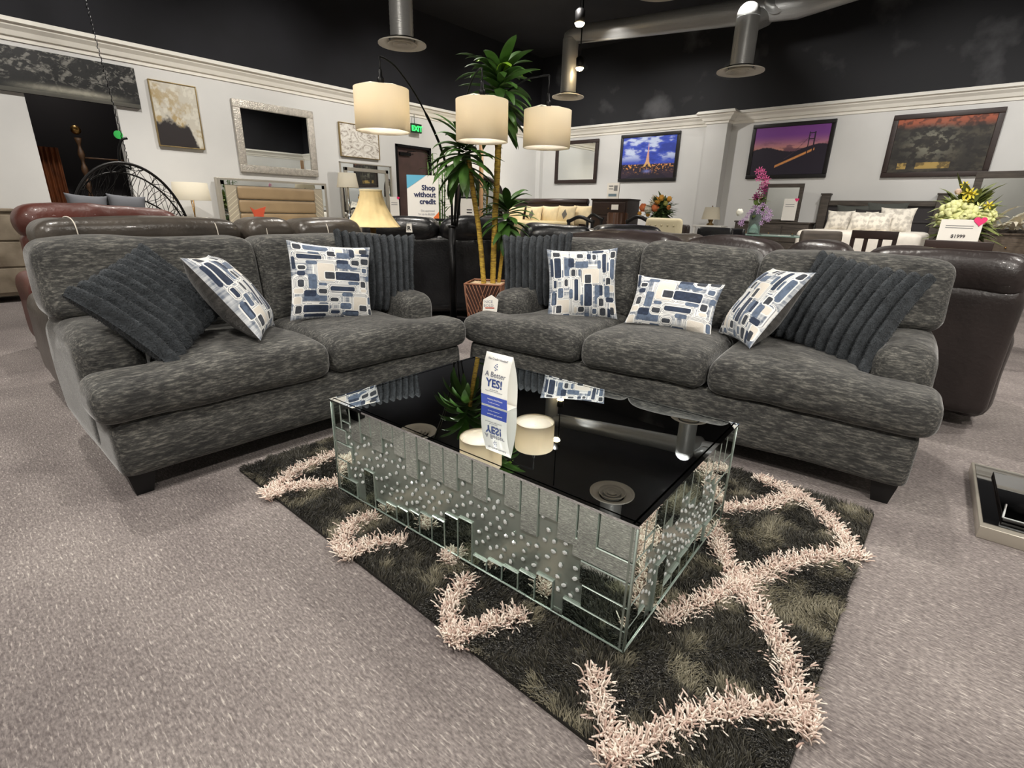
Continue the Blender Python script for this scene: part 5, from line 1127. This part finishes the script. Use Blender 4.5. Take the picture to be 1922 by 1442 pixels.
# orange bouquet table
yo = 9.2; p = px_y(1238, 415, yo)
round_table((p.x, p.y, 0), .55, .90, 'dark round table under the orange bouquet', M_esp, M_esp)
OR = (226, 130, 82); YE = (222, 164, 70); WH = (236, 230, 212)
sc = 1.25
def bp(px, py, y): q = px_y(px, py, y); return q.x-p.x, q.z-.90
bl_ = []
for px, py, r, c in ((1213, 390, .055, OR), (1223, 393, .06, WH), (1236, 390, .055, OR), (1231, 382, .04, WH), (1241, 377, .045, YE), (1234, 372, .035, WH), (1249, 372, .04, YE), (1208, 401, .03, YE), (1262, 374, .035, YE), (1254, 382, .035, (176, 176, 96)), (1221, 403, .03, YE), (1262, 390, .03, (190, 120, 60))):
    x, z = bp(px, py, yo); bl_.append((x, z, r*1.45, c, 'rose'))
flowers('orange_bouquet', (p.x, p.y, .90), 0, .66, .75, bl_, 'bouquet of orange, yellow and cream roses before the pilaster', ([(.05, 0), (.08, .02), (.09, .12), (.06, .2), (.07, .24)], M_brass, .22), 260, (78, 100, 56), 2, lw=.034)
# chairs seen over the leather sofas
def chair_px(px, ptop, y, rz, m, label, style, bh=1.02, group=None):
    q = px_y(px, ptop, y); s = max(.55, min(1.25, q.z/bh)); t = dining_chair((q.x, q.y, 0), rz, m, label, style, .48, q.z, group); return t
chair_px(1098, 408, 7.2, R(190), M_blackwood, 'black dining chair with a curved top rail in front of the chest', 'curve')
chair_px(1130, 404, 8.4, R(160), M_blackwood, 'black dining chair with a curved top rail, farther behind the first', 'curve')
chair_px(1212, 408, 7.4, R(175), M_blackwood, 'black dining chair left of the cream tufted chair', 'curve')
chair_px(1262, 409, 7.0, R(175), M_cr, 'cream button-tufted wing-back dining chair', 'tufted')
chair_px(1298, 421, 7.6, R(150), M_lbrn, 'dark brown padded dining chair right of the cream chair', 'panel')
chair_px(1354, 426, 6.6, R(180), M_lblk, 'black padded dining chair left of the glass table', 'panel'); chair_px(1383, 427, 7.0, R(172), M_lblk, 'black padded dining chair touching the glass table edge', 'panel')
q = px_y(1160, 399, 9.2); o = MB().lathe([(.16, 0), (.17, .3), (.19, q.z-.02), (.17, q.z)], 48, (0, 0, 0), wob=lambda a: .06*math.cos(a*12)).build('ribbed_stool', mat('striped_brown', (96, 64, 44), .5, col2=(48, 30, 22), scale=9, stretch=(3, 3, .1)), None, (q.x, q.y, 0)); tag(o, 'tall fluted brown pedestal in front of the espresso chest', 'pedestal')
# glass table with orchids
yg = 7.6; p = px_y(1440, 440, yg); zg = p.z
M_glass = mat('clear_glass', (232, 244, 240), .03, trans=.9, ior=1.45)
t = empty('glass_table', (p.x, p.y, 0), 0, 'counter-height glass table with the pink orchids on it', 'table')
MB().bevbox(-.42, .75, -.42, .42, zg-.015, zg, .004).build('table_top', mat('green_glass', (176, 206, 196), .05, trans=.6), t)
for sx in (-.3, .62):
    for sy in (-.3, .3): MB().box(sx-.03, sx+.03, sy-.03, sy+.03, 0, zg-.015).build('leg', M_blackwood, t)
p2 = px_y(1413, 440, yg-.1)
def bq(px, py): q = px_y(px, py, yg-.1); return q.x-p2.x, q.z-zg
bl_ = []
gk = random.Random(5)
PK = (232, 128, 182); MG = (150, 48, 110); LV = (206, 170, 214); WHf = (240, 238, 226)
for px, py, c in ((1431, 319, PK), (1425, 323, PK), (1436, 324, PK), (1429, 331, PK), (1438, 331, PK), (1426, 336, PK), (1437, 339, PK), (1444, 337, PK), (1442, 345, PK), (1434, 348, (196, 96, 150)), (1430, 356, MG), (1439, 354, MG), (1424, 366, MG), (1430, 369, MG), (1438, 360, MG), (1421, 371, MG)):
    x, z = bq(px, py); bl_.append((x, z, .045, c, 'star'))
for px, py in ((1436, 385), (1429, 391), (1441, 392), (1447, 397), (1435, 401), (1443, 405), (1438, 410), (1421, 389), (1414, 396), (1408, 402), (1404, 409), (1398, 414), (1392, 419), (1396, 421), (1449, 405), (1432, 419), (1445, 413), (1426, 398)):
    x, z = bq(px, py); bl_.append((x, z, .038, LV, 'star'))
x, z = bq(1391, 399); bl_ += [(x, z, .05, WHf, 'rose')]
flowers('orchid_arrangement', (p2.x, p2.y, zg), 0, .30, .6, bl_, 'tall arrangement of pink and lilac orchids in a glass vase', ([(.075, 0), (.075, .30), (.07, .30), (.07, .01), (.001, .01)], M_glass, .30), 26, (92, 112, 52), 6, lw=.022)
# price card, yellow bouquet, chairs on the right
yy = 6.9
chair_px(1528, 431, 6.6, R(215), M_gw, 'dark wood dining chair turned side-on left of the post bed', 'panel'); chair_px(1649, 433, 7.4, R(178), M_esp, 'dark wood slat-back chair in front of the post bed', 'slat', group=None); chair_px(1797, 451, 5.9, R(184), M_esp, 'dark wood slat-back chair in front of the yellow bouquet', 'slat')
p = px_y(1800, 445, yy); zy = .92
round_table((p.x, p.y, 0), .55, zy, 'dark round counter-height table under the yellow bouquet', M_esp, M_esp)
def by(px, py): q = px_y(px, py, yy); return q.x-p.x, q.z-zy
YL = (238, 224, 92); CG = (226, 228, 164); bl_ = []
for px, py, r, c, k in ((1796, 404, .14, CG, 'ball'), (1847, 407, .08, CG, 'ball'), (1811, 348, .04, YL, 'star'), (1818, 364, .06, YL, 'star'), (1825, 366, .05, YL, 'star'), (1812, 380, .065, YL, 'star'), (1816, 385, .05, YL, 'star'), (1838, 388, .05, CG, 'star'), (1855, 386, .045, YL, 'star'), (1779, 389, .035, WHf, 'rose'), (1833, 396, .05, WHf, 'rose'), (1799, 361, .03, (216, 190, 170), 'rose'), (1860, 399, .05, CG, 'star'), (1843, 397, .04, WHf, 'star')):
    x, z = by(px, py); bl_.append((x, z, r, c, k))
flowers('yellow_bouquet', (p.x, p.y, zy), 0, .66, .8, bl_, 'bouquet of yellow lilies and a cream hydrangea before the large mirror', ([(.06, 0), (.09, .03), (.10, .12), (.07, .2)], M_esp, .2), 240, (124, 134, 78), 9, lw=.042)
price_card(1794, 456, 'y', 6.2, .29, .20, 'white price card reading $1999 with a pink heart, before the yellow bouquet', True, 2, '$1999')
q = px_y(1794, 456, 6.2)
# support the card on a chair-height stand
tag(MB().box(-.10, .10, -.03, .10, q.z-.02, q.z-.001).tube([(0, .04, 0), (0, .04, q.z-.02)], .015, 8).lathe([(.14, 0), (.14, .02), (.02, .03)], 20, (0, .04, 0)).build('card_stand', M_bf, None, (q.x, q.y, 0)), 'thin black floor stand holding the $1999 price card', 'stand')
# ---------------------------------------------------------------- mirrored plinth at the right edge
t = empty('mirrored_side_table', (.30, 2.55, 0), R(2), 'low mirrored table base at the right edge of the carpet', 'table')
MB().bevbox(0, 1.0, .0, .72, .0, .055, .004).build('plinth', M_silver2, t)
MB().box(.012, .99, .035, .70, .055, .058).build('mirror_glass', mat('dark_mirror', (150, 150, 150), .02, 1), t)
MB().bevbox(.07, .9, .09, .60, .058, .075, .003).build('step', mat('dark_mirror'), t)
MB().tube([(.07, .09, .077), (.09, .23, .077)], .004, 5).tube([(.07, .09, .077), (.9, .09, .077)], .003, 5).build('crystal_edge', M_cry, t)
# ---------------------------------------------------------------- tent card on the coffee table
c = Vector((-1.285, 1.43, TH+.001)); yaw = math.atan2(1.411-1.404, -1.215+1.340)
t = empty('tent_card', c, R(2), 'white tent card reading A Better YES! on the coffee table', 'sign')
w_ = .068; hgt = .215; dpt = .06
def side_prof(s): return [(-.030*s-.014*s*math.sin(q*PI)+.03*s*q, hgt*q) for q in np.linspace(0, 1, 10)]
f = MB(); P1 = side_prof(1); vs = []
for (y, z) in P1: vs += [(-w_, y, z), (w_, y, z)]
f.add(vs, [(2*i, 2*i+1, 2*i+3, 2*i+2) for i in range(9)], True)
P2 = side_prof(-1); vs = []
for (y, z) in P2: vs += [(-w_, y, z), (w_, y, z)]
f.add(vs, [(2*i, 2*i+1, 2*i+3, 2*i+2) for i in range(9)], True); f.box(-w_, w_, -.03, .03, 0, .0015)
cm = f.build('card', mat('glossy_card', (244, 242, 236), .35), t)
so = cm.modifiers.new('thick', 'SOLIDIFY'); so.thickness = .0012; so.offset = 0
def on_front(q, off=.0012):   # matrix on the curved front at height fraction q
    y0, z0 = side_prof(1)[0]; i = min(8, int(q*9)); fr_ = q*9-i; y = P1[i][0]*(1-fr_)+P1[i+1][0]*fr_; z = P1[i][1]*(1-fr_)+P1[i+1][1]*fr_
    d = Vector((0, P1[min(9, i+1)][0]-P1[i][0], P1[min(9, i+1)][1]-P1[i][1])).normalized()
    return (0, y-off-.0008, z), d
blu = mat('royal_blue_print', (52, 74, 170), .5); dbl = mat('deep_blue_print', (44, 66, 128), .5); gp = mat('dark_grey_print', (96, 98, 116), .5)
def cline(s, size, q, m, bold=0, dx=0, sx=1):
    o, d = on_front(q, .0016); text(s, size, m, t, frame_M((dx, o[1], o[2]), (1, 0, 0), d), align='CENTER', bold=bold, ext=.0002, sx=sx)
cline('No Credit Needed!', .0125, .885, gp); cline('A Better', .030, .58, gp); cline('YES!', .046, .395, dbl, .0012)
cline('Get started today', .006, .335, gp); cline('See an associate for details on approval', .0055, .30, gp)
lg = MB()
o, d = on_front(.74, .0018)
for (x, z) in ((0, .018), (-.006, .012), (-.010, .005), (-.003, .002), (.004, -.002), (-.004, -.006), (.003, .009)):
    b0 = Vector((x, o[1], o[2]))+d*z; lg.add([b0+Vector((-.0035, 0, 0)), b0+d*-.0028, b0+Vector((.0035, 0, 0)), b0+d*.0028], [(0, 1, 2, 3)])
lg.build('logo_mark', dbl, t)
bb = MB(); vs = []
for q in np.linspace(.015, .215, 6): o, d = on_front(q, .0004); vs += [(-w_, o[1], o[2]), (w_, o[1], o[2])]
bb.add(vs, [(2*i, 2*i+1, 2*i+3, 2*i+2) for i in range(5)]); bb.build('blue_band', blu, t)
cline('American First Finance', .0085, .135, mat('glossy_card'), 0, .006); cline('No credit needed financing', .0055, .07, mat('glossy_card'))
